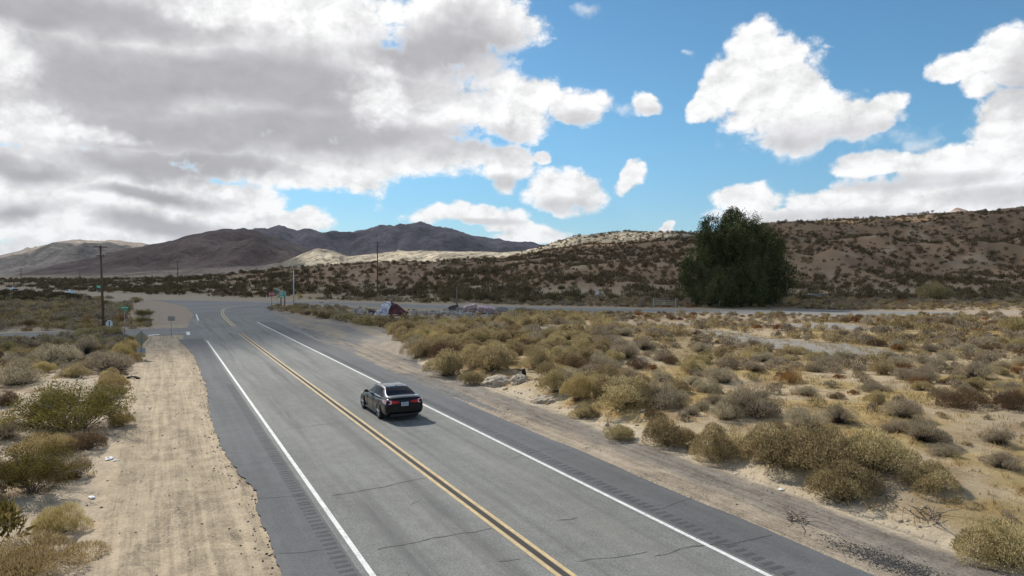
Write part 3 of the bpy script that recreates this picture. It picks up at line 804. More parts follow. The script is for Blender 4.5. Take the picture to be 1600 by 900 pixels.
def dome_bush(n, leaf, h=0.85, nl=11, twigs=60, upright=0.25, thin=1.0):
    c, r = lobes(nl, h); k = rng.integers(0, nl, n)
    d = unit(n); d[:, 2] = np.abs(d[:, 2]) * 0.9 + d[:, 2] * 0.1; d /= np.linalg.norm(d, axis=1)[:, None]
    rad = r[k] * (0.55 + 0.5 * rng.random(n) ** 0.45)
    P = c[k] + d * rad[:, None] * np.array([1, 1, 0.85])
    P[:, 2] = np.abs(P[:, 2]) * 1.0
    # sprays break the outline
    D = d * 0.75 + unit(n) * 0.6; D[:, 2] += upright; D /= np.linalg.norm(D, axis=1)[:, None]
    ct = rng.random(nl); cell = fbm(P[:, 0] * 6, P[:, 1] * 6 + P[:, 2] * 4, 2, int(rng.integers(1000)))
    t = np.clip(0.30 + 0.40 * ct[k] + 0.40 * cell + 0.24 * rng.standard_normal(n), 0.05, 1)
    out = [blades(P, D, leaf * (0.7 + 0.9 * rng.random(n)), leaf * 0.42 * thin * (0.6 + 0.8 * rng.random(n)), t)]
    if twigs:
        q = rng.integers(0, nl, twigs); tip = c[q] + unit(twigs) * (r[q] * 0.95)[:, None]; tip[:, 2] = np.abs(tip[:, 2])
        B = np.c_[rng.standard_normal((twigs, 2)) * 0.10, np.zeros(twigs)]
        D2 = tip - B; L2 = np.linalg.norm(D2, axis=1); D2 /= L2[:, None]
        tw = blades(B, D2, L2 * 1.04, np.full(twigs, 0.022), np.full(twigs, 0.04))
        return join(out), tw
    return join(out), None
def fountain_bush(n, h=0.8):
    a = rng.random(n) * 2 * np.pi; r = np.sqrt(rng.random(n))
    B = np.stack([np.cos(a) * r * 0.62, np.sin(a) * r * 0.62, h * 0.25 * rng.random(n)], 1)
    lean = 0.25 + 0.8 * r * rng.random(n)
    D = np.stack([np.cos(a) * lean, np.sin(a) * lean, np.ones(n)], 1) + unit(n) * 0.22; D /= np.linalg.norm(D, axis=1)[:, None]
    L = h * (0.45 + 0.55 * rng.random(n)) * (1 - 0.25 * r)
    g = fbm(B[:, 0] * 4, B[:, 1] * 4, 2, int(rng.integers(1000)))
    t = np.clip(0.45 + 0.5 * g + 0.18 * rng.standard_normal(n), 0.1, 1)
    return join([blades(B, D, L, np.full(n, 0.020), t)]), blades(B[:40], D[:40], L[:40] * 1.1, np.full(40, .02), np.full(40, .04))
def creosote(nst=34, leaves=5200, h=1.0):
    tw = []; P = []; T = []
    for i in range(nst):
        a = rng.random() * 2 * np.pi; r = 0.35 + 0.6 * rng.random(); zz = h * (0.55 + 0.45 * rng.random()) * (1.05 - 0.42 * r)
        p = np.array([rng.standard_normal() * .06, rng.standard_normal() * .06, 0.0]); tip = np.array([math.cos(a) * r, math.sin(a) * r, zz])
        pts = [p]; nseg = 5
        for j in range(1, nseg + 1):
            k = j / nseg; q = p * (1 - k) + tip * k; q[2] = tip[2] * (k ** 0.8); q = q + rng.standard_normal(3) * 0.035
            pts.append(q)
        for j in range(nseg):
            d = pts[j + 1] - pts[j]; L = np.linalg.norm(d)
            tw.append(blades(np.array([pts[j], pts[j]]), np.array([d / L, d / L]), np.array([L, L]) * 1.15, np.array([.030, .026]) * (1 - 0.12 * j), np.full(2, rng.random() * 0.9)))
        ncl = 5; tint0 = rng.random()
        for j in range(ncl):
            q = pts[3] * (1 - j / ncl) + pts[5] * (j / ncl) if j < 3 else pts[5]
            q = q + rng.standard_normal(3) * 0.07
            # side twig
            d = q - pts[3]; L = np.linalg.norm(d) + 1e-6
            tw.append(blades(pts[3][None], (d / L)[None], np.array([L]), np.array([.016]), np.array([rng.random()])))
            m = leaves // (nst * ncl)
            cl = q + rng.standard_normal((m, 3)) * np.array([.065, .065, .055]); P.append(cl); T.append(np.clip(tint0 * .5 + .25 + .2 * rng.standard_normal(m), 0.15, 1))
    P = np.concatenate(P); T = np.concatenate(T); P[:, 2] = np.maximum(P[:, 2], 0.03); n = len(P)
    D = unit(n); D[:, 2] += 0.5; D /= np.linalg.norm(D, axis=1)[:, None]
    return join([blades(P, D, 0.028 * (0.6 + 0.9 * rng.random(n)), 0.017 * (0.6 + .8 * rng.random(n)), T)]), join(tw)

COLS = {
 'salt': [(0.0, (0.134, 0.101, 0.062)), (0.25, (0.319, 0.246, 0.123)), (0.65, (0.504, 0.403, 0.213)), (1.0, (0.650, 0.538, 0.314))],
 'grey': [(0.0, (0.123, 0.095, 0.069)), (0.25, (0.280, 0.230, 0.157)), (0.65, (0.437, 0.364, 0.246)), (1.0, (0.560, 0.476, 0.336))],
 'gold': [(0.0, (.16, .10, .045)), (0.3, (.36, .255, .105)), (0.7, (.52, .41, .19)), (1.0, (.62, .52, .29))],
 'olive': [(0.0, (.115, .088, .052)), (0.25, (.262, .207, .10)), (0.65, (.415, .333, .172)), (1.0, (.54, .44, .235))],
 'creo': [(0.0, (.09, .075, .045)), (0.25, (.115, .095, .025)), (0.65, (.185, .15, .042)), (1.0, (.27, .215, .07))],
 'brown': [(0.0, (.07, .048, .035)), (0.3, (.135, .088, .05)), (0.7, (.205, .14, .082)), (1.0, (.28, .20, .12))],
}
LM = {k: leaf_mat('leaves_' + k, v, 0.36) for k, v in COLS.items()}
M_TWIG = leaf_mat('twigs', [(0.0, (.12, .10, .08)), (0.5, (.26, .22, .18)), (1.0, (.42, .37, .31))], 0.0)
M_DTWIG = leaf_mat('dark_twigs', [(0.0, (.07, .058, .048)), (0.5, (.13, .11, .09)), (1.0, (.22, .19, .16))], 0.0)
COLS['rust'] = [(0.0, (.12, .06, .03)), (0.3, (.24, .125, .05)), (0.7, (.36, .20, .085)), (1.0, (.46, .28, .13))]; LM['rust'] = leaf_mat('leaves_rust', COLS['rust'], .3)
def mesh_data(name, V, F, T, m):
    o = mesh_np(name, V, F, m, None, {'tint': ('FLOAT', T)}); me = o.data; bpy.data.objects.remove(o); return me
PROTO = {k: [] for k in COLS}
for i in range(4): f, t = dome_bush(11000, 0.046, 0.86, 13, 160, 0.3); PROTO['salt'].append((mesh_data('foliage', *f, LM['salt']), mesh_data('branches', *t, M_TWIG)))
for i in range(3): f, t = dome_bush(8500, 0.050, 0.95, 12, 620, 0.5, 0.60); PROTO['grey'].append((mesh_data('foliage', *f, LM['grey']), mesh_data('branches', *t, M_DTWIG)))
for i in range(3): f, t = dome_bush(12000, 0.042, 0.88, 15, 120, 0.2); PROTO['olive'].append((mesh_data('foliage', *f, LM['olive']), mesh_data('branches', *t, M_TWIG)))
for i in range(2): f, t = dome_bush(16000, 0.070, 0.82, 13, 90, 0.9, 0.30); PROTO['gold'].append((mesh_data('foliage', *f, LM['gold']), mesh_data('branches', *t, M_TWIG)))
for i in range(3): f, t = creosote(52, 17000); PROTO['creo'].append((mesh_data('foliage', *f, LM['creo']), mesh_data('branches', *t, M_TWIG)))
for i in range(2): f, t = dome_bush(5000, 0.06, 0.55, 9, 160, 0.3, 0.6); PROTO['brown'].append((mesh_data('foliage', *f, LM['brown']), mesh_data('branches', *t, M_TWIG)))
for i in range(2): f, t = dome_bush(5000, 0.055, 0.6, 9, 160, 0.6, 0.4); PROTO['rust'].append((mesh_data('foliage', *f, LM['rust']), mesh_data('branches', *t, M_DTWIG)))
KNAME = {'rust': 'dry_shrub', 'salt': 'saltbush', 'grey': 'burrobush', 'olive': 'saltbush', 'gold': 'rabbitbrush', 'creo': 'creosote_bush', 'brown': 'dry_shrub'}
KLOOK = {'rust': 'rust-orange dry shrub', 'salt': 'tan-green domed saltbush', 'grey': 'grey domed brush', 'olive': 'olive-green domed saltbush', 'gold': 'golden straw-coloured bush', 'creo': 'yellow-green open creosote bush', 'brown': 'dark brown dry shrub'}
PLACED = []       # x, y, radius
BUSH_USED = set()
def put_bush(kind, x, y, r, hscale, label, group=None, parts=True):
    fo, br = PROTO[kind][rng.integers(len(PROTO[kind]))]
    z = ground(x, y) - 0.04 - 0.07 * r
    e = empty(KNAME[kind], (x, y, z), rng.random() * 6.283)
    e.scale = (r, r * (0.9 + 0.2 * rng.random()), r * hscale)
    tag(e, label, 'bush', group)
    if parts:
        for nm, me in (('foliage', fo), ('branches', br)):
            o = bpy.data.objects.new(nm, me); C.objects.link(o); o.parent = e
    return e
# bushes one can point to: photo x of centre, y of base, width, height (all in photo pixels)
FIX = [
 # right bank
 ('olive', 1048, 702, 92, 66, 'leftmost of the big rounded bushes on the bank beside the right dirt shoulder'),
 ('salt', 1125, 728, 92, 74, 'big rounded tan bush on the right bank between the leftmost dome and the broad cluster'),
 ('salt', 1207, 742, 104, 82, 'tall tan-green bush pressed against the left side of the broad roadside cluster'),
 ('olive', 1288, 762, 165, 96, 'largest dark olive bush, the middle of the broad cluster on the right bank'),
 ('olive', 1325, 797, 112, 82, 'olive bush standing in front of the broad roadside cluster, nearest the gravel'),
 ('salt', 1372, 752, 130, 82, 'pale green-tan bush at the right end of the broad roadside cluster'),
 ('salt', 1447, 779, 96, 62, 'separate round green-tan bush just right of the broad roadside cluster'),
 ('salt', 1572, 893, 130, 96, 'large tan bush cut by the lower right corner of the view'),
 ('olive', 962, 690, 54, 32, 'small low green bush on the bright sand at the foot of the right bank'),
 ('salt', 911, 656, 46, 30, 'small tan bush alone on the pale sand of the cut bank'),
 ('gold', 906, 632, 62, 52, 'rounded pinkish straw-coloured bush above the cut bank'),
 ('salt', 872, 618, 56, 46, 'green-tan bush left of the pinkish straw-coloured bush above the cut bank'),
 ('salt', 980, 645, 96, 62, 'wide tan bush behind the right bank, above the small low green bush'),
 ('grey', 1040, 640, 80, 50, 'grey-tan bush behind and right of the wide tan bush above the bank'),
 ('grey', 1140, 660, 80, 44, 'grey leafless-looking bush behind the second dome of the right bank'),
 ('grey', 1262, 677, 72, 46, 'dark grey twiggy bush behind the broad roadside cluster'),
 ('grey', 1312, 668, 50, 38, 'pale grey bush touching the right of the dark grey twiggy bush'),
 ('grey', 1180, 655, 90, 55, 'wide greenish grey bush behind the tall tan-green bush'),
 ('grey', 1405, 655, 62, 40, 'pale grey dome on the sandy flat, upper one of the four grey domes at right'),
 ('grey', 1445, 697, 72, 46, 'grey dome in the middle of the sandy flat at right'),
 ('grey', 1467, 717, 50, 28, 'small grey dome directly below the middle grey dome of the sandy flat'),
 ('grey', 1398, 678, 46, 26, 'small low grey dome left of the middle dome of the sandy flat'),
 ('grey', 1557, 700, 46, 38, 'round grey bush near the right edge of the view on white sand'),
 ('grey', 1567, 737, 62, 36, 'grey bush below the round grey one near the right edge'),
 ('brown', 1497, 642, 90, 38, 'dark brown-green spreading shrub near the right edge'),
 ('brown', 1585, 645, 66, 42, 'dark brown shrub at the right edge beside the spreading one'),
 ('grey', 1288, 575, 48, 24, 'grey dome beside the pale old track at right'),
 ('grey', 1130, 600, 58, 32, 'dark grey bush in the middle of the yellow grass flat'),
 ('grey', 1085, 604, 36, 20, 'small grey round bush left of the dark grey bush in the yellow grass'),
 ('rust', 1236, 602, 56, 28, 'rust-brown shrub on the yellow grass flat'),
 ('grey', 1368, 614, 52, 22, 'low grey bush on the sand right of the rust-brown shrub'),
 ('grey', 1525, 598, 56, 36, 'dark grey bush on the flat at far right'),
 ('grey', 1440, 600, 46, 26, 'grey dome on the flat left of the dark grey bush at far right'),
 ('olive', 738, 603, 48, 30, 'pale green bush on the sand left of the rock ledge'),
 ('salt', 700, 590, 70, 50, 'tan bush at the edge of the worn turnout, above the car'),
 ('salt', 655, 562, 56, 38, 'tan-green bush at the bend of the worn turnout'),
 ('salt', 770, 584, 80, 48, 'dense tan bush behind the rock ledge'),
 ('salt', 838, 580, 60, 40, 'tan bush right behind the black stump'),
 ('olive', 645, 540, 40, 26, 'small green bush at the tip of scrub nearest the turnout'),
 ('olive', 1585, 522, 70, 36, 'large green bush in front of the highway at the right edge'),
 ('olive', 1455, 472, 60, 38, 'large dark green bush beyond the highway at right'),
 # left side
 ('creo', 118, 684, 178, 104, 'big yellow-green creosote bush beside the left dirt shoulder with grey stems showing'),
 ('gold', 190, 668, 44, 46, 'golden bush leaning out of the right side of the big creosote bush'),
 ('brown', 135, 706, 80, 40, 'brown dry shrub under the front of the big creosote bush'),
 ('creo', 50, 783, 130, 100, 'creosote bush with bare white stems at the left edge'),
 ('gold', 62, 722, 96, 52, 'pale straw bush between the two creosote bushes'),
 ('gold', 102, 840, 82, 62, 'tan straw bush at lower left above the biggest golden bush'),
 ('gold', 62, 905, 190, 78, 'biggest golden straw bush filling the lower left corner'),
 ('gold', 5, 822, 50, 60, 'straw bush cut by the left edge of the view'),
 ('brown', 8, 636, 50, 34, 'brown bush at the left edge behind the big creosote bush'),
 ('grey', 32, 604, 92, 48, 'grey sagebrush mound at the left edge'),
 ('grey', 100, 572, 62, 44, 'twiggy grey bush with bare stems above the big creosote bush'),
 ('grey', 130, 556, 50, 32, 'dark grey bush below the white litter'),
 ('grey', 180, 584, 74, 42, 'dark grey-brown bush left of the half buried tyre'),
 ('gold', 200, 556, 44, 34, 'golden bush behind the diamond sign'),
 ('gold', 212, 566, 30, 20, 'small golden bush at the foot of the diamond sign'),
 ('olive', 155, 528, 66, 26, 'green-brown bush in front of the round white sign'),
 ('olive', 181, 523, 20, 14, 'small green shrub between the round white sign and the street name post'),
 ('creo', 225, 508, 26, 16, 'green bush beside the side road, right of the street name sign'),
 ('rust', 190, 505, 34, 20, 'rust-brown bush behind the street name sign'),
 ('creo', 226, 494, 26, 14, 'dark green shrub on the dirt island between the roads'),
 ('rust', 138, 506, 30, 20, 'rust-brown bush at the foot of the tall near utility pole'),
 ('salt', 175, 770, 1, 1, ''),
]
FIX = [f for f in FIX if f[3] > 2]
for kind, px, py, w, h, lab in FIX:
    q = hit(px, py)
    depth = q.y; r = w / 2 / FPX * depth
    x, y = q.x + (q.x / depth) * r * 0.6, q.y + r * 0.6
    r = w / 2 / FPX * y * 1.16
    hm = h / FPX * y
    body = {'salt': .86, 'grey': .80, 'olive': .88, 'gold': .8, 'creo': 1.0, 'brown': .55, 'rust': .6}[kind]
    # the base lies lower in the picture than the middle, so take the slope of view into account
    hs = max(0.55, min(1.5, (hm - 0.55 * r * HC / y) / (r * body)))
    put_bush(kind, x, y, r, hs, lab, 'roadside desert bushes')
    PLACED.append((x, y, r))

# free scatter: dart throwing on the desert floor
cell = 2.0; GRID = {}
def near_any(x, y, r, f=0.72):
    ci, cj = int(x // cell), int(y // cell); k = 3
    for i in range(ci - k, ci + k + 1):
        for j in range(cj - k, cj + k + 1):
            for (a, b, c) in GRID.get((i, j), ()):
                if (a - x) ** 2 + (b - y) ** 2 < ((r + c) * f) ** 2: return True
    return False
def reg(x, y, r): GRID.setdefault((int(x // cell), int(y // cell)), []).append((x, y, r))
for p in PLACED: reg(*p)
N = 60000
u = rng.uniform(-0.86, 0.86, N); Yr = np.sqrt(rng.uniform(13**2, 185**2, N)); Xr = u * Yr
S_, T_ = to_st(Xr, Yr); dh = dist_poly(Xr, Yr, HW); dsd = dist_poly(Xr, Yr, SIDE)
do = np.minimum(dist_poly(Xr, Yr, OLD1) - 5.2, dist_poly(Xr, Yr, OLD2) - 2.0)
PX, PY = proj(Xr, Yr, 0); nn = fbm(Xr / 14, Yr / 14, 3, 141); kk = fbm(Xr / 9, Yr / 9, 2, 151)
inT = inpoly(PX, PY, TURN); inI = inpoly(PX, PY, ISLE); inJ = inpoly(PX, PY, [(p[0], p[1]) for p in jp])
sandy = inpoly(PX, PY, [(1330, 690), (1600, 680), (1700, 900), (1500, 860), (1400, 800)]) | inpoly(PX, PY, [(1120, 615), (1400, 600), (1480, 690), (1330, 700), (1200, 640)])
wash = inpoly(PX, PY, [(0, 590), (90, 580), (200, 640), (120, 700), (0, 660)])
RANK = []
tan_l = 0
for i in range(N):
    x, y, s, t = Xr[i], Yr[i], S_[i], T_[i]
    if -5 < 0 and (-2.3 < t < 18.3) and s < 100: continue
    if dh[i] < 10.5 or dsd[i] < (7.6 if t < 0 and s < 90 else 6.5) or do[i] < 1.2 or inJ[i]: continue
    if (inI[i] and rng.random() < 0.93) or (232 < PX[i] < 330 and PY[i] < 520): continue
    if (x + 62) ** 2 + (y - 140) ** 2 < 1600 and t > -5 and x < -45: continue
    left = t < 0
    dist = math.hypot(x, y)
    if left: base = 0.75 + 0.35 * rng.random()
    elif PX[i] < 980 and y < 100 and t < 55: base = 1.15 + 0.55 * rng.random()
    else: base = 0.62 + 0.62 * rng.random() ** 1.5
    if inT[i] and y < 125: continue
    if y > 100: base *= 1.25
    dens = 0.72 + 0.9 * nn[i]
    if not left and PX[i] < 960 and y < 118: dens = 0.95
    if left: dens = 1.0 + 0.4 * nn[i]
    if sandy[i]: dens = 0.16; base *= .7
    if wash[i]: dens = 0.12
    if y < 32 and not left: dens *= 0.5; base *= 0.6
    if not left and t > 24 and y < 75: base *= 0.82; dens += .15
    if rng.random() > dens: continue
    if dh[i] < 13.5 or (775 < PX[i] < 850 and 582 < PY[i] < 640): continue
    if dh[i] < 34 and T_[i] > 20: base *= 0.62
    if 545 < PX[i] < 800 and 478 < PY[i] < 507:
        base *= 0.5
        if rng.random() < .45 or PY[i] > 482 and rng.random() < .5: continue
    r = base
    if near_any(x, y, r, 0.74 if dens < 0.9 else 0.60): continue
    z_ = rng.random()
    if left:
        kind = 'grey' if z_ < .42 else 'olive' if z_ < .58 else 'salt' if z_ < .72 else 'brown' if z_ < .86 else 'gold' if z_ < .96 else 'creo'
    elif PX[i] < 960 and y < 118:
        kind = 'salt' if z_ < .50 else 'olive' if z_ < .76 else 'grey' if z_ < .90 else 'brown' if z_ < .96 else 'gold'
    else:
        kind = 'grey' if kk[i] > 0.05 and z_ < .8 else 'salt' if z_ < .45 else 'grey' if z_ < .78 else 'brown' if z_ < .86 else 'rust' if z_ < .92 else 'gold' if z_ < .95 else 'olive'
    reg(x, y, r); RANK.append((r / y, x, y, r, kind, left, PX[i], PY[i], t))
    if len(RANK) > 4200: break
RANK.sort(key=lambda q: -q[0] * (1 if abs(q[6] - 800) < 810 else 0.0))
NIND = 250
LMK = [(610, 482, 'the white and maroon boulder'), (750, 487, 'the pink painted rubble'), (788, 596, 'the pale rock ledge'), (835, 580, 'the burnt black stump'), (906, 625, 'the pinkish straw bush'),
       (1038, 470, 'the pale field gate'), (1150, 482, 'the huge dark tree'), (1250, 545, 'the old grey track'), (1236, 600, 'the rust-brown shrub'), (1455, 480, 'the far big green bush'),
       (1497, 635, 'the spreading dark brown shrub'), (1445, 690, 'the middle grey dome'), (1290, 740, 'the broad roadside cluster'), (1045, 680, 'the leftmost big bank bush'), (1525, 590, 'the dark grey far-right bush'),
       (1040, 560, 'the middle of the yellow flat'), (960, 500, 'the near end of the grey track'), (1350, 500, 'the far end of the grey track'), (690, 545, 'the bend of the worn turnout'), (900, 560, 'the dense tan scrub past the stump'), (1568, 890, 'the corner bush at lower right'),
       (450, 490, 'the guide sign island'), (177, 546, 'the white rubbish'), (221, 545, 'the diamond sign'), (162, 515, 'the near utility pole'), (118, 640, 'the big creosote bush'), (55, 740, 'the white-stemmed creosote bush'), (20, 560, 'the left edge of the view'), (60, 860, 'the biggest golden bush')]
ORD = ['closest', 'second closest', 'third closest', 'fourth closest', 'fifth closest', 'sixth closest', 'seventh closest', 'eighth closest', 'ninth closest', 'tenth closest', 'eleventh closest', 'twelfth closest', 'thirteenth closest', 'fourteenth closest', 'fifteenth closest']
CAND = []
for q in RANK[:NIND]:
    px, py = q[6], q[7]; L = [l for l in LMK if (l[0] < 240) == bool(q[5])]
    ds_ = [math.hypot(px - l[0], (py - l[1]) * 2) for l in L]; j = int(np.argmin(ds_)); l = L[j]
    dx, dy = px - l[0], (py - l[1]) * 2
    dr = ('right of' if dx > 0 else 'left of') if abs(dx) > abs(dy) else ('in front of' if dy > 0 else 'behind')
    CAND.append((ds_[j], l[2], dr, q))
CAND.sort(key=lambda c: c[0]); cnt = {}
for d_, lm_, dr, q in CAND:
    _, x, y, r, kind, left, px, py, t = q
    key = (lm_, dr, kind); c = cnt[key] = cnt.get(key, 0) + 1
    put_bush(kind, x, y, r, 0.95 + 0.4 * rng.random(), f'{ORD[min(c, 15) - 1]} {KLOOK[kind]} {dr} {lm_}', 'desert bushes scattered over the flat')
# the rest, too many to count, as real geometry in one sheet per look
def lod_bush(kind, tris, leaf):
    if kind == 'gold': f, _ = fountain_bush(tris, .8); return f[0], f[1], f[2]
    f, t = dome_bush(tris, leaf, {'salt': .86, 'grey': .8, 'olive': .88, 'brown': .6, 'creo': .95, 'rust': .6}[kind], 8, 34, 0.3, 1.0)
    if kind in ('grey', 'salt', 'olive', 'brown'): f = join([f, (t[0], t[1], t[2] * 0)])
    return f
def scatter(name, items, lods, m, label):
    VV = []; TT = []
    for (x, y, r, hs, z, ti) in items:
        V, F, T = lods[rng.integers(len(lods))]
        a = rng.random() * 6.283; c, s = math.cos(a), math.sin(a)
        W_ = np.stack([(V[:, 0] * c - V[:, 1] * s) * r + x, (V[:, 0] * s + V[:, 1] * c) * r + y, V[:, 2] * r * hs + z], 1)
        VV.append(W_.astype(np.float32)); TT.append(np.clip(T + ti, 0, 1))
    VV = np.concatenate(VV); F = np.arange(len(VV)).reshape(-1, 3)
    o = mesh_np(name, VV, F, m, None, {'tint': ('FLOAT', np.concatenate(TT))}); tag(o, label, None, None, 'stuff'); return o
rest = RANK[NIND:]
for kind in COLS:
    it = [q for q in rest if q[4] == kind]
    if not it: continue
    xs = np.array([q[1] for q in it]); ys = np.array([q[2] for q in it]); zs = terrain(xs, ys) - 0.04
    items = [(q[1], q[2], q[3], 0.95 + 0.5 * rng.random(), z, 0.12 * rng.standard_normal()) for q, z in zip(it, zs)]
    scatter('desert_scrub', items, [lod_bush(kind, 420, 0.17) for _ in range(5)], LM[kind], f'farther {KLOOK[kind]} clumps across the desert floor')
print('bushes', len(RANK))

# hill brush
M_HB = leaf_mat('hill_brush', [(0.0, (.07, .054, .032)), (0.3, (.12, .09, .048)), (0.7, (.19, .14, .075)), (1.0, (.30, .225, .125))], 0.2)
def hill_items(n, y0, y1, umin, umax, rmin, rmax, clump=0.0, seed=0):
    uu = rng.uniform(umin, umax, n); yy = np.exp(rng.uniform(math.log(y0), math.log(y1), n)) if y1 / y0 > 2.2 else rng.uniform(y0, y1, n); xx = uu * yy
    d = dist_poly(xx, yy, HW); k = (d > 11.5) & (fbm(xx / 30, yy / 30, 3, 161 + seed) * 1.3 - 0.55 * ridged(xx / 90, yy / 90, 3, 3) + 0.15 + 0.28 * rng.standard_normal(n) > clump)
    px, py = proj(xx, yy, 0)
    k &= ~inpoly(px, py, ISLE) & ~(np.hypot(xx + 62, yy - 140) < 42) & (dist_poly(xx, yy, SIDE) > 7)
    xx, yy = xx[k], yy[k]; z = terrain(xx, yy) - 0.05
    r = rmin + (rmax - rmin) * rng.random(len(xx)) ** 1.8
    return [(a, b, c, 1.05 + 0.7 * rng.random(), zz, 0.14 * rng.standard_normal()) for a, b, c, zz in zip(xx, yy, r, z)]
lodh = [lod_bush('brown', 64, 0.36) for _ in range(6)]
scatter('hill_brush', hill_items(12500, 165, 700, -0.1, 0.86, 0.6, 1.75, -0.27), lodh, M_HB, 'dark brush dotted over the shaded hillside at right')
scatter('hill_brush', hill_items(9000, 300, 700, 0.0, 0.86, 0.7, 1.6, -0.33, 1), [lod_bush('brown', 40, 0.42) for _ in range(4)], M_HB, 'small brush dotted up to the hill crest at right')
scatter('hill_brush', hill_items(5600, 190, 620, -0.86, 0.0, 0.6, 1.75, -0.25, 2), lodh, M_HB, 'dark brush on the slope behind the junction')
lodd = [lod_bush('creo', 110, 0.26) for _ in range(4)]
M_DK = leaf_mat('dark_brush', [(0.0, (.055, .045, .026)), (0.3, (.088, .072, .036)), (0.7, (.13, .105, .052)), (1.0, (.19, .15, .08))], 0.2)
scatter('dark_brush', hill_items(2600, 240, 900, -0.86, -0.30, .9, 2.1, -0.2, 3), lodd, M_DK, 'band of dark brush beyond the highway at left')
scatter('dark_brush', hill_items(520, 160, 230, -0.42, 0.6, 0.9, 2.0, 0.0, 4), lodd, M_DK, 'dark green brush at the foot of the hills')
dk = [flat(*p) for p in [(10, 464), (30, 466), (45, 462), (60, 466), (75, 463), (90, 468), (100, 466), (112, 469), (120, 472), (20, 470), (55, 470), (85, 471), (5, 475), (40, 474), (70, 476), (130, 470)]]
scatter('dark_brush', [(x, y, 2.5 + .8 * rng.random(), 0.75, ground(x, y) - .1, 0) for x, y in dk], [lod_bush('creo', 900, 0.12) for _ in range(3)], M_DK, 'dark thicket between the dirt island and the highway at far left')

# dry grass on the bank and the flat
def grass():
    n = 62000
    uu = rng.uniform(-0.84, 0.84, n); yy = np.sqrt(rng.uniform(13**2, 95**2, n)); xx = uu * yy
    s, t = to_st(xx, yy); nz = fbm(xx / 1.6, yy / 1.6, 3, 75) + 0.6 * fbm(xx / 6, yy / 6, 4, 71)
    px, py = proj(xx, yy, 0)
    k = ((t > 17.7) & (nz + 0.20 * rng.standard_normal(n) > 0.02)) | ((t < -2) & (nz > 0.25))
    k &= ~inpoly(px, py, TURN)
    k &= (dist_poly(xx, yy, OLD1) > 3.5) & (dist_poly(xx, yy, SIDE) > 6)
    xx, yy = xx[k], yy[k]; z = terrain(xx, yy); n = len(xx); m = 9
    P = np.repeat(np.stack([xx, yy, z], 1), m, 0); P[:, :2] += rng.standard_normal((n * m, 2)) * 0.10
    D = unit(n * m) * 0.55; D[:, 2] = np.abs(D[:, 2]) + 0.55; D /= np.linalg.norm(D, axis=1)[:, None]
    sc = np.repeat(0.08 + 0.24 * rng.random(n) ** 2, m)
    V, F, T = blades(P, D, sc * (0.6 + .8 * rng.random(n * m)), np.full(n * m, 0.022), np.clip(rng.random(n * m), 0, 1))
    o = mesh_np('dry_grass', V, F, LM['gold'], None, {'tint': ('FLOAT', T)}); tag(o, 'golden dry grass on the bank and desert floor', None, None, 'stuff')
grass()

# loose stones and clods
def rock_verts(n=1, sub=1, rough=0.25):
    bm = bmesh.new(); bmesh.ops.create_icosphere(bm, subdivisions=sub, radius=1.0)
    for v in bm.verts: v.co *= 1 + rough * (rng.random() - 0.5) * 2
    V = np.array([v.co[:] for v in bm.verts]); F = np.array([[v.index for v in f.verts] for f in bm.faces]); bm.free(); return V, F
M_STONE = mat('loose_stone', (.30, .25, .20), .9, noise=.35, nscale=3)
M_ASPHC = mat('asphalt_crumb', (.07, .068, .065), .9, noise=.3, nscale=4)
def stones(name, pts, sizes, m, label):
    base = [rock_verts(sub=1, rough=.35) for _ in range(5)]; VV = []; FF = []; n = 0
    for (x, y, z), s in zip(pts, sizes):
        V, F = base[rng.integers(5)]; sc = s * (0.6 + 0.8 * rng.random(3)); sc[2] *= 0.7
        a = rng.random() * 6.28; c, q = math.cos(a), math.sin(a); W_ = V * sc
        VV.append(np.stack([W_[:, 0] * c - W_[:, 1] * q + x, W_[:, 0] * q + W_[:, 1] * c + y, W_[:, 2] + z + sc[2] * .3], 1)); FF.append(F + n); n += len(V)
    o = mesh_np(name, np.concatenate(VV), np.concatenate(FF), m); tag(o, label, None, None, 'stuff'); return o
n = 2600; s = rng.uniform(12, 70, n); t = np.where(rng.random(n) < .45, rng.uniform(-6, T_EL - .1, n), rng.uniform(T_ER + .2, 23, n))
XY = road(s[:, None], t[:, None]); z = terrain(XY[:, 0], XY[:, 1])
stones('gravel', np.c_[XY, z], 0.012 + 0.035 * rng.random(n) ** 4 + 0.0, M_STONE, 'loose stones on the dirt shoulders')
n = 700; s = rng.uniform(12, 60, n); e = left_edge(s); t = e - np.abs(rng.standard_normal(n)) * 0.32
XY = road(s[:, None], t[:, None]); z = terrain(XY[:, 0], XY[:, 1])
stones('asphalt_crumbs', np.c_[XY, z], 0.008 + 0.03 * rng.random(n) ** 3, M_ASPHC, 'black crumbs along the broken left asphalt edge')
n = 3200; q = np.array([to_st(*flat(1395, 880))]); s = q[0, 0] + rng.standard_normal(n) * 0.9; t = q[0, 1] + rng.standard_normal(n) * 0.26
XY = road(s[:, None], t[:, None]); z = terrain(XY[:, 0], XY[:, 1])
stones('asphalt_crumbs', np.c_[XY, z], 0.006 + 0.016 * rng.random(n) ** 2, M_ASPHC, 'black patch of crumbled asphalt on the lower right shoulder')

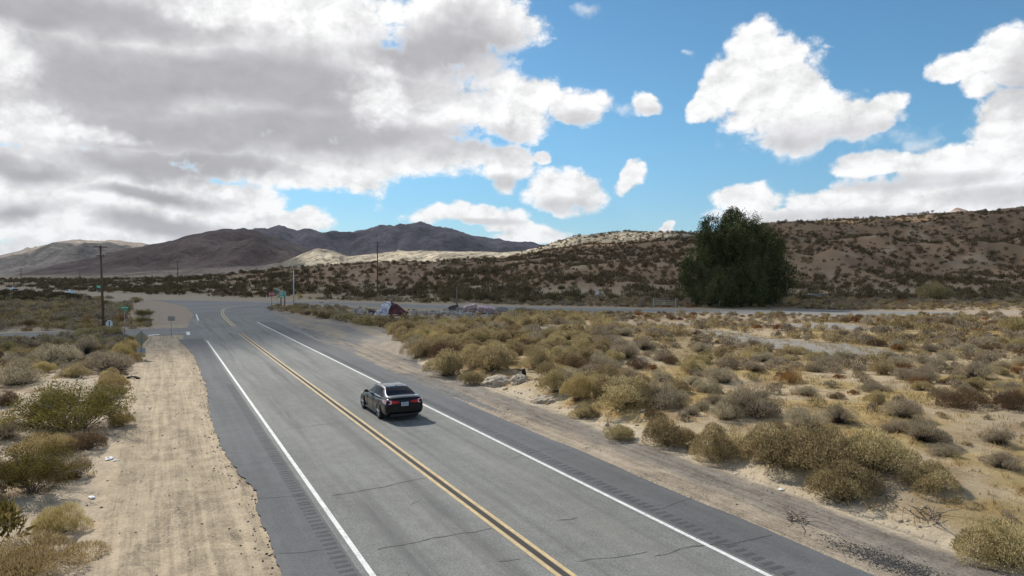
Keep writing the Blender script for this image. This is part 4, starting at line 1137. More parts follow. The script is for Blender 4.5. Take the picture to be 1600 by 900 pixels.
# ------------------------------------------------------------------ the big tree
def big_tree():
    q = hit(1150, 478); Y0 = 146.0; X0 = (1152 - 800) / FPX * Y0; z0 = ground(X0, Y0)
    root = empty('pepper_tree', (X0, Y0, z0)); tag(root, 'huge dark green tree with a drooping crown beyond the highway', 'tree')
    k = Y0 / FPX
    Lb = [(1108, 356, 24, 22, 1), (1098, 376, 18, 20, .9), (1139, 338, 16, 15, 1), (1150, 334, 12, 11, .7), (1136, 360, 26, 26, 1), (1168, 340, 14, 16, .22), (1184, 338, 13, 14, .16), (1176, 352, 18, 14, .4), (1192, 364, 18, 14, .7), (1200, 378, 18, 16, .9), (1172, 370, 30, 26, 1),
          (1092, 406, 27, 24, 1), (1078, 424, 16, 24, .9), (1086, 445, 18, 18, .8), (1122, 398, 32, 28, 1.2), (1172, 400, 32, 28, 1.2), (1147, 385, 26, 26, 1), (1204, 396, 24, 22, 1), (1215, 412, 20, 18, 1), (1221, 428, 16, 20, .8),
          (1208, 442, 24, 24, 1), (1112, 440, 30, 26, 1.1), (1150, 440, 42, 34, 1.5), (1185, 450, 34, 26, 1.2), (1108, 460, 22, 18, .9), (1130, 462, 28, 18, 1), (1165, 463, 34, 16, 1.1), (1198, 458, 22, 16, .9), (1150, 425, 30, 30, .8)]
    P = []; T = []; D = []
    for (cx, cy, rx, ry, w) in Lb:
        c = np.array([(cx - 1152) * k, rng.uniform(-5.0, 4.0), (478 - cy) * k]); ns = int(112 * w * (rx * ry / 600) ** 0.8)
        tl = rng.random()
        for _ in range(ns):
            d = unit(1)[0]; r = 0.70 + 0.33 * rng.random()
            p = c + d * r * np.array([rx * k, rx * k * 1.05, ry * k]); L = 0.8 + 1.9 * rng.random()
            m = int(26 * (0.6 + .8 * rng.random())); kk_ = rng.random(m)
            out = np.array([d[0], d[1], 0]) * 0.25
            q_ = p + out * kk_[:, None] * L * .6 + np.array([0, 0, -1]) * (kk_ * L)[:, None] + rng.standard_normal((m, 3)) * 0.30
            P.append(q_); T.append(np.clip(.10 + .45 * tl + .45 * rng.random() + .14 * rng.standard_normal(m), 0.05, 1))
            dd = rng.standard_normal((m, 3)) * .6 + np.array([0, 0, -1]); D.append(dd / np.linalg.norm(dd, axis=1)[:, None])
    P = np.concatenate(P); T = np.concatenate(T); D = np.concatenate(D); ok = P[:, 2] > 0.15; P, T, D = P[ok], T[ok], D[ok]; n = len(P)
    V, F, T3 = blades(P, D, 0.30 + 0.30 * rng.random(n), 0.13 + 0.11 * rng.random(n), T)
    lm = leaf_mat('tree_leaves', [(0.0, (.025, .03, .012)), (0.3, (.045, .055, .02)), (0.65, (.085, .098, .038)), (1.0, (.16, .165, .075))], 0.3)
    mesh_np('crown', V, F, lm, root, {'tint': ('FLOAT', T3)})
    print('tree leaves', n)
    bk = mat('bark', (.13, .10, .075), .9, noise=.3, nscale=5, bump=.05)
    bm = bmesh.new()
    add_tube(bm, [(0, 0, -.3), (.1, 0, 1.5), (-.1, .2, 3.5), (0, 0, 5.5)], [.8, .62, .55, .45], 10); bm_obj('trunk', bm, bk, root, True)
    for (cx, cy, rx, ry, w) in Lb:
        c = Vector(((cx - 1152) * k, rng.uniform(-1.5, 1.5), (478 - cy) * k)); s0 = Vector((0, 0, min(5.0, max(1.2, c.z * .35))))
        bm = bmesh.new(); mid = s0.lerp(c, .5) + Vector((0, 0, .8))
        add_tube(bm, [s0, mid, c], [.26, .17, .07], 6)
        for _ in range(4):
            e = c + Vector(unit(1)[0]) * rx * k * .95; add_tube(bm, [mid.lerp(c, .8), e], [.06, .02], 4)
        bm_obj('limb', bm, bk, root, True)
big_tree()

# ------------------------------------------------------------------ cars
def paint_mat(name, col, rough=.28, coat=1.0, metal=0.0):
    m = bpy.data.materials.new(name); m.use_nodes = True; b = m.node_tree.nodes['Principled BSDF']
    b.inputs['Base Color'].default_value = (*col, 1); b.inputs['Roughness'].default_value = rough; b.inputs['Metallic'].default_value = metal
    b.inputs['Coat Weight'].default_value = coat; b.inputs['Specular IOR Level'].default_value = .22 if coat < 1 else .4; b.inputs['Coat Roughness'].default_value = .05
    return m
M_GLASS = paint_mat('tinted_glass', (.003, .004, .010), .10, .0); M_GLASS.node_tree.nodes['Principled BSDF'].inputs['IOR'].default_value = 1.25
M_TYRE = mat('tyre_rubber', (.018, .018, .019), .85, noise=.2)
M_RIM = paint_mat('wheel_alloy', (.50, .50, .51), .4, .3, .3)
M_TRIM = mat('black_trim', (.012, .012, .013), .5, noise=.1)
M_RED = paint_mat('tail_lamp_red', (.55, .01, .02), .35, .1)
M_LCLR = paint_mat('tail_lamp_pale', (.92, .55, .58), .3, .5)
M_CHR = paint_mat('bright_trim', (.62, .62, .63), .2, .3, .9)
M_PLATE = mat('licence_plate', (.55, .60, .66), .5, noise=.05)
M_PLTX = mat('plate_print', (.12, .16, .28), .5)
M_HEAD = paint_mat('headlamp_glass', (.6, .62, .65), .1, 1)
def lerpk(x, ks, vs): return np.interp(x, ks, vs)
def make_car(label, group, paintm, roofm=None, hs=1.0, detail=True, name='sedan', hatch=False):
    root = empty(name, (0, 0, 0)); tag(root, label, 'car', group)
    xs = np.array([-1.10, -1.085, -1.05, -1.0, -.92, -.7, -.4, 0, .5, 1.0, 1.5, 2.0, 2.35, 2.6, 2.9, 3.2, 3.45, 3.62, 3.72, 3.78])
    w = lerpk(xs, [-1.10, -1.05, -.95, -.7, 0, 1.4, 2.8, 3.3, 3.6, 3.78], [.80, .875, .90, .91, .92, .92, .915, .87, .79, .62])
    zd = lerpk(xs, [-1.10, -1.085, -1.05, -1.0, -.92, -.5, -.2, 0, 1.9, 2.35, 2.9, 3.3, 3.6, 3.72, 3.78], [.80, .92, 1.04, 1.085, 1.10, 1.11, 1.06, 1.0, .98, .985, .92, .84, .73, .64, .54]) * (1.0 if hs == 1 else 1.06)
    zb = lerpk(xs, [-1.10, -1.05, -.9, -.6, 0, 3, 3.5, 3.7, 3.78], [.42, .33, .25, .21, .19, .19, .21, .28, .38])
    rings = []
    for x, W_, d, b in zip(xs, w, zd, zb):
        h = d - b
        half = [(0, b), (.75 * W_, b), (.95 * W_, b + .06 * h), (1.0 * W_, b + .28 * h), (.995 * W_, b + .52 * h), (.985 * W_, b + .72 * h), (.93 * W_, b + .88 * h), (.80 * W_, b + .965 * h), (.45 * W_, d - .002), (0, d)]
        rings.append([(x, y, z) for y, z in half] + [(x, -y, z) for y, z in half[-2:0:-1]])
    V = np.array(rings).reshape(-1, 3); nr = len(rings[0]); F = []
    for i in range(len(rings) - 1):
        for j in range(nr): F.append((i * nr + j, i * nr + (j + 1) % nr, (i + 1) * nr + (j + 1) % nr, (i + 1) * nr + j))
    bm = bmesh.new(); vs = [bm.verts.new(v) for v in V]
    for f in F: bm.faces.new([vs[k] for k in f])
    bm.faces.new([vs[j] for j in range(nr)][::-1]); bm.faces.new([vs[(len(rings) - 1) * nr + j] for j in range(nr)])
    bmesh.ops.recalc_face_normals(bm, faces=bm.faces)
    body = bm_obj('body', bm, paintm, root, True); sb = body.modifiers.new('round', 'SUBSURF'); sb.levels = 2; sb.render_levels = 2
    # cabin
    XT = [-.78, -.5, -.2, .1, .35, .7, 1.1, 1.45, 1.7, 2.0, 2.3]
    ZT = [1.08, 1.165, 1.27, 1.365, 1.41, 1.445, 1.45, 1.425, 1.36, 1.19, 1.0]
    if hatch: XT = [-.95, -.85, -.6, .1, .35, .7, 1.1, 1.45, 1.7, 2.0, 2.3]; ZT = [1.10, 1.30, 1.46, 1.50, 1.52, 1.54, 1.54, 1.50, 1.42, 1.22, 1.0]
    ZT = [1.0 + (z - 1.0) * hs for z in ZT]
    def cab(x, k):
        zt = lerpk(x, XT, ZT); wb = lerpk(x, [XT[0], 0, .6, 1.8, 2.3], [.74, .83, .845, .82, .74]); wt = lerpk(x, [XT[0], .2, 1, 1.6, 2.3], [.66, .57, .60, .58, .68]); zl = lerpk(x, [XT[0], 0, 2.3], [1.02, .975, .955])
        f = np.clip((zt - zl) / .42, 0, 1); wt2 = wb + (wt - wb) * f; ze = zt - .055 * f - .005
        ks = [0, .5, .92, 1.0, 1.12, 1.5, 2.0]
        ys = [wb, wb + (wt2 - wb) * .47, wb + (wt2 - wb) * .93, wt2, wt2 * .90, wt2 * .5, 0]
        zs = [zl, zl + (ze - zl) * .5, zl + (ze - zl) * .93, ze, ze + .04 * f, zt - .006, zt]
        return np.array([x, lerpk(k, ks, ys), lerpk(k, ks, zs)])
    kk_ = [0, .25, .5, .75, .92, 1.0, 1.06, 1.12, 1.3, 1.5, 1.75, 2.0]; xx_ = np.linspace(XT[0], 2.3, 34)
    G = np.array([[cab(x, k) for k in kk_] + [cab(x, k) * np.array([1, -1, 1]) for k in kk_[-2::-1]] for x in xx_])
    nx, ny = G.shape[:2]; i = (np.arange(nx - 1)[:, None] * ny + np.arange(ny - 1)[None]).ravel()
    mesh_np('roof', G.reshape(-1, 3), np.stack([i, i + ny, i + ny + 1, i + 1], 1), roofm or paintm, root, smooth=True)
    def patch(nm, x0, x1, k0, k1, m, off=.008, side=1, nx=12, nk=7, taper=0.0, taper1=0.0, full=False):
        pts = []
        for a in np.linspace(0, 1, nx + 1):
            row = []
            for b in np.linspace(0, 1, nk + 1):
                if full:
                    kq = k0 + (2 - k0) * (1 - abs(2 * b - 1)); x = x0 + (x1 - x0) * a; sgn = 1 if b < .5 else -1
                    p = cab(x, kq); p = p * np.array([1, sgn, 1])
                    e = 1e-3; q = cab(x + e, kq); nrm = np.array([-(q[2] - cab(x, kq)[2]), 0, e]); nrm /= np.linalg.norm(nrm)
                else:
                    xa = x0 + taper * b; xb = x1 + taper1 * b
                    x = xa + (xb - xa) * a; kq = k0 + (k1 - k0) * b; p = cab(x, kq); nrm = np.array([0, .9, .43]) ; p = p * np.array([1, side, 1]); nrm = nrm * np.array([1, side, 1])
                row.append(p + nrm * off)
            pts.append(row)
        A_ = np.array(pts); n1, n2 = A_.shape[:2]; j = (np.arange(n1 - 1)[:, None] * n2 + np.arange(n2 - 1)[None]).ravel()
        F_ = np.stack([j, j + n2, j + n2 + 1, j + 1], 1)
        return mesh_np(nm, A_.reshape(-1, 3), F_, m, root, smooth=True)
    patch('rear_window', XT[0] + .10, .27, 1.10, 2, M_GLASS, .010, nk=12, full=True)
    patch('windscreen', 1.52, 2.24, 1.10, 2, M_GLASS, .010, nk=12, full=True)
    for sd in (1, -1):
        patch('side_window', .98, 1.98, .14, .93, M_GLASS, .010, sd, taper=.02, taper1=-.40)
        patch('side_window', .02, .90, .14, .93, M_GLASS, .010, sd, taper=.20, taper1=.02)
        if detail:
            patch('quarter_window', -.36, -.06, .16, .75, M_GLASS, .010, sd, taper=.25, taper1=.18)
            patch('window_trim', .0, 1.98, .06, .11, M_CHR, .012, sd, nk=1, nx=20)
            # mirror
            bm = bmesh.new(); add_box(bm, (1.86, sd * 1.00, 1.03), (.13, .20, .13), bevel=.035); add_box(bm, (1.88, sd * .90, .99), (.06, .12, .04)); bm_obj('wing_mirror', bm, M_TRIM, root, True)
            for hx in (.30, 1.25):
                bm = bmesh.new(); add_box(bm, (hx, sd * .925, .84), (.20, .03, .03), bevel=.01); bm_obj('door_handle', bm, paintm, root)
            for hx in (-.02, .98, 2.02):
                bm = bmesh.new(); add_box(bm, (hx, sd * .912, .62), (.010, .02, .60)); bm_obj('door_gap', bm, M_TRIM, root)
            bm = bmesh.new(); add_box(bm, (1.4, sd * .895, .235), (2.0, .07, .07), bevel=.02); bm_obj('sill', bm, M_TRIM, root)
        # lights
    for sd in (1, -1):
        if detail:
            bm = bmesh.new()
            rear = [(-1.075, .30, .86), (-1.095, .34, .93), (-1.045, .62, .985), (-.985, .84, .985), (-.74, .912, .965), (-.88, .908, .87), (-1.02, .845, .83), (-1.09, .62, .84)]
            # main lamp: lofted wedge round the corner
            cols_ = [((-1.112, .28, .845), (-1.108, .28, .925)), ((-1.108, .45, .835), (-1.092, .45, .945)), ((-1.088, .62, .825), (-1.062, .62, .965))]
            vs = [[bm.verts.new((a[0], sd * a[1], a[2])), bm.verts.new((b[0], sd * b[1], b[2]))] for a, b in cols_]
            for p, q in zip(vs, vs[1:]): bm.faces.new((p[0], q[0], q[1], p[1]))
            bmesh.ops.recalc_face_normals(bm, faces=bm.faces); o_ = bm_obj('tail_light', bm, M_RED, root); so_ = o_.modifiers.new('t', 'SOLIDIFY'); so_.thickness = .03; so_.offset = 0
            bm = bmesh.new()
            cols_ = [((-1.090, .62, .822), (-1.064, .62, .968)), ((-1.075, .76, .80), (-1.025, .755, .995)), ((-1.01, .880, .815), (-.945, .872, 1.0)), ((-.86, .922, .86), (-.80, .914, .99)), ((-.70, .922, .915), (-.66, .921, .945))]
            vs = [[bm.verts.new((a[0], sd * a[1], a[2])), bm.verts.new((b[0], sd * b[1], b[2]))] for a, b in cols_]
            for p, q in zip(vs, vs[1:]): bm.faces.new((p[0], q[0], q[1], p[1]))
            bmesh.ops.recalc_face_normals(bm, faces=bm.faces); o_ = bm_obj('tail_light_corner', bm, M_LCLR, root); so_ = o_.modifiers.new('t', 'SOLIDIFY'); so_.thickness = .03; so_.offset = 0
        bm = bmesh.new(); add_box(bm, (3.50, sd * .68, .66), (.34, .22, .12), Matrix.Identity(3), .03); bm_obj('headlight', bm, M_HEAD, root, True)
        if not detail:
            bm = bmesh.new(); add_box(bm, (-1.06, sd * .68, .86), (.08, .30, .14), bevel=.02); bm_obj('tail_light', bm, M_RED, root)
        # wheels
        for wx in (0.0, 2.82):
            bm = bmesh.new()
            bmesh.ops.create_cone(bm, cap_ends=True, segments=36, radius1=.385, radius2=.385, depth=.03, matrix=Matrix.Translation((wx, sd * .918, .36)) @ Matrix.Rotation(math.pi / 2, 4, 'X'))
            bmesh.ops.delete(bm, geom=[v for v in bm.verts if v.co.z < .16], context='VERTS')
            bm_obj('wheel_arch', bm, M_TRIM, root)
            bm = bmesh.new()
            prof = [(.225, .10), (.30, .112), (.335, .085), (.338, 0), (.335, -.085), (.30, -.112), (.225, -.10)]
            rg = [[bm.verts.new((wx + r_ * math.cos(a_), sd * (.835 + o2), .338 + r_ * math.sin(a_))) for r_, o2 in prof] for a_ in np.linspace(0, 2 * math.pi, 36, endpoint=False)]
            for a_ in range(36):
                for b_ in range(6): bm.faces.new((rg[a_][b_], rg[a_][b_ + 1], rg[(a_ + 1) % 36][b_ + 1], rg[(a_ + 1) % 36][b_]))
            bmesh.ops.recalc_face_normals(bm, faces=bm.faces); tyre = bm_obj('wheel', bm, M_TYRE, root, True)
            bm = bmesh.new()
            bmesh.ops.create_cone(bm, cap_ends=True, segments=28, radius1=.225, radius2=.225, depth=.02, matrix=Matrix.Translation((wx, sd * .885, .338)) @ Matrix.Rotation(math.pi / 2, 4, 'X'))
            rb = bm_obj('rim_barrel', bm, M_TRIM, tyre)
            bm = bmesh.new()
            for a_ in range(5 if detail else 5):
                R_ = Matrix.Rotation(a_ * 2 * math.pi / 5 + .3, 3, 'Y')
                for off in (-.028, .028): add_box(bm, (wx, sd * .912, .338), (.030, .03, .20), None); 
                vs_ = bm.verts[:]
            bm.free(); bm = bmesh.new()
            for a_ in range(5):
                for off in (-.09, .09):
                    an = a_ * 2 * math.pi / 5 + .3
                    p0 = Vector((wx, sd * .915, .338)) + Vector((math.cos(an), 0, math.sin(an))) * .03
                    p1 = Vector((wx, sd * .925, .338)) + Vector((math.cos(an + off * 1.6), 0, math.sin(an + off * 1.6))) * .222
                    add_tube(bm, [p0, p1], [.024, .020], 5)
            n_ = 28; ro = [[bm.verts.new((wx + r_ * math.cos(a_), sd * .925, .338 + r_ * math.sin(a_))) for r_ in (.212, .236)] for a_ in np.linspace(0, 2 * math.pi, n_, endpoint=False)]
            for a_ in range(n_): bm.faces.new((ro[a_][0], ro[a_][1], ro[(a_ + 1) % n_][1], ro[(a_ + 1) % n_][0]))
            bmesh.ops.create_cone(bm, cap_ends=True, segments=12, radius1=.045, radius2=.04, depth=.03, matrix=Matrix.Translation((wx, sd * .925, .338)) @ Matrix.Rotation(math.pi / 2, 4, 'X'))
            bm_obj('rim', bm, M_RIM, tyre)
    if detail:
        bm = bmesh.new()   # lip spoiler
        vs = []
        for y_ in np.linspace(-.72, .72, 13):
            dz = -.035 * (abs(y_) / .72) ** 2; bx = .05 * (abs(y_) / .72) ** 2
            vs.append([bm.verts.new(p) for p in ((-1.11 + bx, y_, 1.118 + dz), (-.69, y_, 1.150 + dz * .6), (-.69, y_, 1.10 + dz * .5), (-1.09 + bx, y_, 1.075 + dz))])
        for a, b in zip(vs, vs[1:]):
            for j in range(4): bm.faces.new((a[j], a[(j + 1) % 4], b[(j + 1) % 4], b[j]))
        bm.faces.new(vs[0]); bm.faces.new(vs[-1][::-1]); bmesh.ops.recalc_face_normals(bm, faces=bm.faces)
        bm_obj('spoiler', bm, M_SPOIL, root, True)
        bm = bmesh.new(); add_box(bm, (-1.105, 0, .79), (.02, .34, .17), bevel=.004); pl = bm_obj('licence_plate', bm, M_PLATE, root)
        bm = bmesh.new()
        for j in range(7): add_box(bm, (-1.118, -.125 + j * .0415, .785), (.004, .020 + .006 * (j % 2), .075))
        add_box(bm, (-1.118, 0, .848), (.004, .14, .018)); bm_obj('plate_characters', bm, M_PLTX, pl)
        bm = bmesh.new(); add_box(bm, (-1.03, 0, .30), (.12, 1.30, .16), bevel=.03); bm_obj('diffuser', bm, M_TRIM, root)
        bm = bmesh.new(); add_box(bm, (-1.1, 0, .885), (.012, .46, .018)); bm_obj('boot_trim', bm, M_TRIM, root)
        bm = bmesh.new(); vs = [bm.verts.new(p) for p in ((.20, -.022, 1.40), (.20, .022, 1.40), (.40, .012, 1.425), (.40, -.012, 1.425), (.21, 0, 1.475))]
        for f in ((0, 1, 2, 3), (0, 1, 4), (1, 2, 4), (2, 3, 4), (3, 0, 4)): bm.faces.new([vs[j] for j in f])
        bmesh.ops.recalc_face_normals(bm, faces=bm.faces); bm_obj('antenna_fin', bm, M_TRIM, root)
    return root
M_SPOIL = paint_mat('spoiler_sky_sheen', (.20, .20, .205), .3, 1.0)  # grey base colour stands in for sky reflected on the black spoiler
M_BROOF = paint_mat('black_roof_paint', (.012, .014, .018), .3, 1.0)
M_BLK = paint_mat('black_car_paint', (.004, .005, .006), .16, .30)
car = make_car('glossy black four-door sedan driving away in the right lane of the main road', None, M_BLK, M_BROOF)
q = flat(590, 655); s_, t_ = to_st(*q)
cp_ = road(s_ + 0.05, 8.98 + .93); car.location = (cp_[0], cp_[1], .013); car.rotation_euler = (0, 0, RD + math.pi / 2)
def on_highway(px, py, off):
    X, Y = flat(px, py); d = np.hypot(HWD[:, 0] - X, HWD[:, 1] - Y); i = int(d.argmin()); tg = HWD[min(i + 1, len(HWD) - 1)] - HWD[i - 1]; tg /= np.hypot(*tg)
    n_ = np.array([-tg[1], tg[0]]); p = HWD[i] + n_ * off; return p, math.atan2(tg[1], tg[0])
M_WH = paint_mat('pale_car_paint', (.66, .72, .76), .3, .8)
p, a = on_highway(151, 459.5, 2.0); c2 = make_car('small pale blue-white hatchback on the far highway beside the near utility pole', None, M_WH, hs=1.15, detail=False, name='hatchback', hatch=True)
c2.location = (p[0], p[1], .01); c2.rotation_euler = (0, 0, a)
p, a = on_highway(57, 454.5, 2.0); c3 = make_car('dark vehicle with a pale roof at the far left end of the highway', None, paint_mat('dark_car_paint', (.02, .021, .024), .3), M_WH, 1.3, False, 'estate_car', True)
c3.location = (p[0], p[1], .01); c3.rotation_euler = (0, 0, a)

# ------------------------------------------------------------------ poles and signs
M_WOOD = mat('creosoted_wood', (.135, .075, .052), .9, noise=.3, nscale=3, bump=.02)
M_WOOD2 = mat('weathered_wood', (.22, .17, .13), .9, noise=.3, nscale=3)
M_STEEL = mat('galvanised_steel', (.32, .33, .33), .5, .4, noise=.1)
M_PALE = mat('pale_pole_paint', (.62, .60, .57), .6, noise=.1)
M_INS = mat('insulator', (.45, .45, .43), .3)
def utility_pole(px, py_base, py_top, label, m=M_WOOD, arms=((.98, 1.3),), lean=0.0, thick=.17, q=None, armrot=0.5, ins=True):
    q = q or hit(px, py_base); H = (py_base - py_top) / FPX * q.y
    root = empty('utility_pole', q); tag(root, label, 'utility pole')
    bm = bmesh.new(); add_tube(bm, [(0, 0, -.3), (lean * H * .5, 0, H * .5), (lean * H, 0, H)], [thick, thick * .85, thick * .68], 10); bm_obj('pole', bm, m, root, True)
    R_ = Matrix.Rotation(armrot, 3, 'Z')
    for k, hl in arms:
        bm = bmesh.new(); c = Vector((lean * H * k, -.0, H * k)) + R_ @ Vector((0, -thick - .05, 0)); add_box(bm, c, (2 * hl, .10, .12), R_); bm_obj('crossarm', bm, m, root)
        if ins:
            for e in np.linspace(-hl * .92, hl * .92, 4):
                bm = bmesh.new(); b0 = c + R_ @ Vector((e, 0, .06)); add_tube(bm, [b0, b0 + Vector((0, 0, .10)), b0 + Vector((0, 0, .2))], [.03, .06, .035], 8); bm_obj('insulator', bm, M_INS, root)
    return root
utility_pole(162, 515, 384, 'tall near wooden utility pole by the left side road, leaning slightly', arms=((.985, .75), (.88, .45)), lean=-.028, thick=.155)
utility_pole(590, 456, 378, 'wooden utility pole with two crossarms on the slope behind the painted rock', arms=((.985, 1.4), (.90, 1.3)), thick=.22, armrot=0.1)
p3 = utility_pole(278, 455, 408, 'far utility pole with a crossarm beyond the dirt island', arms=((.98, 1.8),), thick=.2, armrot=0.1)
utility_pole(125, 441, 420, 'distant utility pole against the brown mountain foot', arms=((.97, 1.8),), thick=.26, armrot=0.1, ins=False)
utility_pole(33, 438, 420, 'most distant utility pole at the far left above the highway', arms=((.97, 1.8),), thick=.26, armrot=0.1, ins=False)
utility_pole(714, 478, 448, 'short weathered post without crossarms beside the painted rubble', m=M_WOOD2, arms=(), thick=.16)
q = hit(459, 474); H = (474 - 422) / FPX * q.y; root = empty('light_pole', q); tag(root, 'slim white pole at the junction right of the green guide sign', 'pole')
bm = bmesh.new(); add_tube(bm, [(0, 0, -.2), (0, 0, H)], [.15, .11], 10); bm_obj('pole', bm, M_PALE, root, True)
bm = bmesh.new(); add_box(bm, (-.18, -.1, H * .5), (.4, .05, .12)); bm_obj('bracket', bm, M_STEEL, root)
bm = bmesh.new(); add_tube(bm, [(0, 0, -.1), (0, 0, .25)], [.22, .20], 10); bm_obj('base', bm, M_STEEL, root)

def panel_mat(n_, c): return mat(n_, c, .45, noise=.06)
M_GRN = panel_mat('sign_green', (.015, .30, .17)); M_GRN2 = panel_mat('guide_sign_teal', (.03, .33, .27)); M_SW = panel_mat('sign_white', (.75, .76, .74)); M_SR = panel_mat('sign_red', (.48, .045, .05))
M_SY = panel_mat('sign_yellow', (.62, .42, .04)); M_SBK = panel_mat('sign_black', (.02, .02, .02)); M_BACK = mat('sign_back_grey', (.30, .29, .27), .55, noise=.12); M_KH = mat('sign_back_khaki', (.27, .25, .15), .6, noise=.12); M_BLP = mat('plate_back_bluegrey', (.32, .37, .42), .5, noise=.1)
def rect(w, h, z): return [(-w / 2, z - h / 2), (w / 2, z - h / 2), (w / 2, z + h / 2), (-w / 2, z + h / 2)]
def panel(name, pts, y, th, m, parent):
    bm = bmesh.new(); add_poly(bm, pts, th, Matrix.Translation((0, y, 0))); bmesh.ops.recalc_face_normals(bm, faces=bm.faces); return bm_obj(name, bm, m, parent)
def text(body, size, z, y, m, parent, x=0.0):
    cu = bpy.data.curves.new('lettering', 'FONT'); cu.body = body; cu.size = size; cu.align_x = 'CENTER'; cu.align_y = 'CENTER'; cu.extrude = .004
    to = bpy.data.objects.new('lettering', cu); C.objects.link(to); dg = bpy.context.evaluated_depsgraph_get()
    me = bpy.data.meshes.new_from_object(to.evaluated_get(dg)); bpy.data.objects.remove(to)
    me.transform(Matrix.Translation((x, y, z)) @ Matrix.Rotation(math.pi / 2, 4, 'X')); me.materials.clear(); me.materials.append(m)
    o = bpy.data.objects.new('lettering', me); C.objects.link(o); o.parent = parent; return o
def print_bars(rows, y, m, parent):
    """small white print, unreadable at this distance: one bar per word"""
    bm = bmesh.new()
    for (x, z, w, h) in rows: add_box(bm, (x, y, z), (w, .006, h))
    return bm_obj('lettering', bm, m, parent)
def sign_root(px, py, name, label, cat='sign', rz=0.0, q=None):
    q = q or hit(px, py); r = empty(name, q, rz); tag(r, label, cat); return r, q.y / FPX
def post(h, parent, x=0, r=.035, m=None, y=0.05, sq=False):
    bm = bmesh.new()
    if sq: add_box(bm, (x, y, h / 2 - .1), (r * 2, r * 2, h + .2))
    else: add_tube(bm, [(x, y, -.2), (x, y, h)], r, 8)
    return bm_obj('post', bm, m or M_STEEL, parent, not sq)
# diamond sign seen from behind, with a plate under it
r, k = sign_root(221, 561, 'warning_sign', 'back of a khaki diamond sign with a blue-grey plate below, on the left shoulder')
h = 44 * k; post(h, r, 0, .04, mat('sign_post_blue', (.20, .25, .30), .6), y=-.06); c = h - 11.5 * k * 1.0; d = 11.8 * k
panel('diamond_panel', [(0, c - d), (d, c), (0, c + d), (-d, c)], 0, .02, M_KH, r); panel('plate', rect(13 * k, 9 * k, 13 * k), 0, .02, M_BLP, r)
# small rectangle seen from behind
r, k = sign_root(268, 526, 'road_sign', 'back of a small grey rectangular sign at the mouth of the side road')
post(31 * k, r, 0, .032, y=-.05); panel('panel', rect(11 * k, 7 * k, 28 * k), 0, .02, M_BACK, r)
# street name
r, k = sign_root(195, 529.5, 'street_name_sign', 'green street name sign on a tall thin post at the side road')
post(46 * k, r, 0, .035, y=0); z = 49 * k
panel('name_blade', rect(14.5 * k, 3.4 * k, z), 0, .02, M_GRN, r); print_bars([(x * k, z, 1.5 * k, 1.1 * k) for x in (-4.6, -2.8, -1.0, .8, 2.6, 4.4)], -.015, M_SW, r)
o = panel('name_blade', rect(9 * k, 2.4 * k, z - 3.4 * k), 0, .02, M_GRN, r); o.rotation_euler = (0, 0, 1.2)
# round white sign
r, k = sign_root(171, 520, 'round_sign', 'round white sign with a dark upright symbol beside the near utility pole')
post(20 * k, r, 0, .035, y=.05); c = 14 * k
panel('disc', [(5 * k * math.cos(a), c + 6.0 * k * math.sin(a)) for a in np.linspace(0, 2 * math.pi, 28, endpoint=False)], 0, .02, M_SW, r)
bm = bmesh.new(); add_box(bm, (0, -.016, c - .8 * k), (1.5 * k, .008, 5.5 * k)); add_box(bm, (0, -.016, c + 3.0 * k), (2.4 * k, .008, 1.6 * k)); bm_obj('symbol', bm, M_SBK, r)
# stop sign
r, k = sign_root(424.5, 477, 'stop_sign', 'red octagonal stop sign at the corner of the junction')
post(17 * k, r, 0, .05, M_WOOD, y=.05); c = 17 * k; R8 = 4.3 * k
oc = lambda R_: [(R_ * math.cos(a), c + R_ * math.sin(a)) for a in (np.arange(8) + .5) * math.pi / 4]
panel('border', oc(R8), 0.006, .02, M_SW, r); panel('face', oc(R8 * .93), -.002, .02, M_SR, r); text('STOP', R8 * .78, c, -.016, M_SW, r)
# green street name pair behind it
r, k = sign_root(432.5, 471, 'street_name_sign', 'pair of small green name blades on a post behind the stop sign')
post(17 * k, r, 0, .04); panel('name_blade', rect(5.2 * k, 2.1 * k, 19 * k), 0, .02, M_GRN, r); o = panel('name_blade', rect(6 * k, 1.8 * k, 16.7 * k), .03, .02, M_GRN, r)
print_bars([(x * k, 19 * k, .8 * k, .9 * k) for x in (-1.2, -.2, .9)], -.014, M_SW, r)
# guide sign
r, k = sign_root(441.5, 478.5, 'guide_sign', 'teal green guide sign with white lines and arrow on two dark posts')
for x in (-2.6 * k, 3.2 * k): post(14 * k, r, x, .09, M_WOOD, y=.1, sq=True)
c = 18.2 * k; panel('border', rect(10.4 * k, 9.6 * k, c), .006, .03, M_SW, r); panel('face', rect(9.9 * k, 9.1 * k, c), -.002, .03, M_GRN2, r)
print_bars([(-1.5 * k, c + 2.6 * k, 5.2 * k, 1.0 * k), (-1.7 * k, c + .4 * k, 4.6 * k, .9 * k), (-.8 * k, c - 2.6 * k, 6.0 * k, 1.2 * k)], -.021, M_SW, r)
bm = bmesh.new(); add_poly(bm, [(2.6 * k, c + 1.9 * k), (4.3 * k, c + 3.0 * k), (2.6 * k, c + 4.0 * k)], .006, Matrix.Translation((0, -.021, 0))); add_poly(bm, [(4.3 * k, c - .7 * k), (2.7 * k, c + .3 * k), (4.3 * k, c + 1.3 * k)], .006, Matrix.Translation((0, -.021, 0))); bm_obj('arrow', bm, M_SW, r)
# yellow sign
r, k = sign_root(467, 469.5, 'warning_sign', 'small yellow sign with a black mark beyond the white pole')
post(9 * k, r, 0, .05, M_WOOD); c = 8.5 * k; panel('panel', rect(4.2 * k, 6.6 * k, c), 0, .02, M_SY, r); panel('mark', rect(2.6 * k, 1.4 * k, c + 1.6 * k), -.014, .006, M_SBK, r)
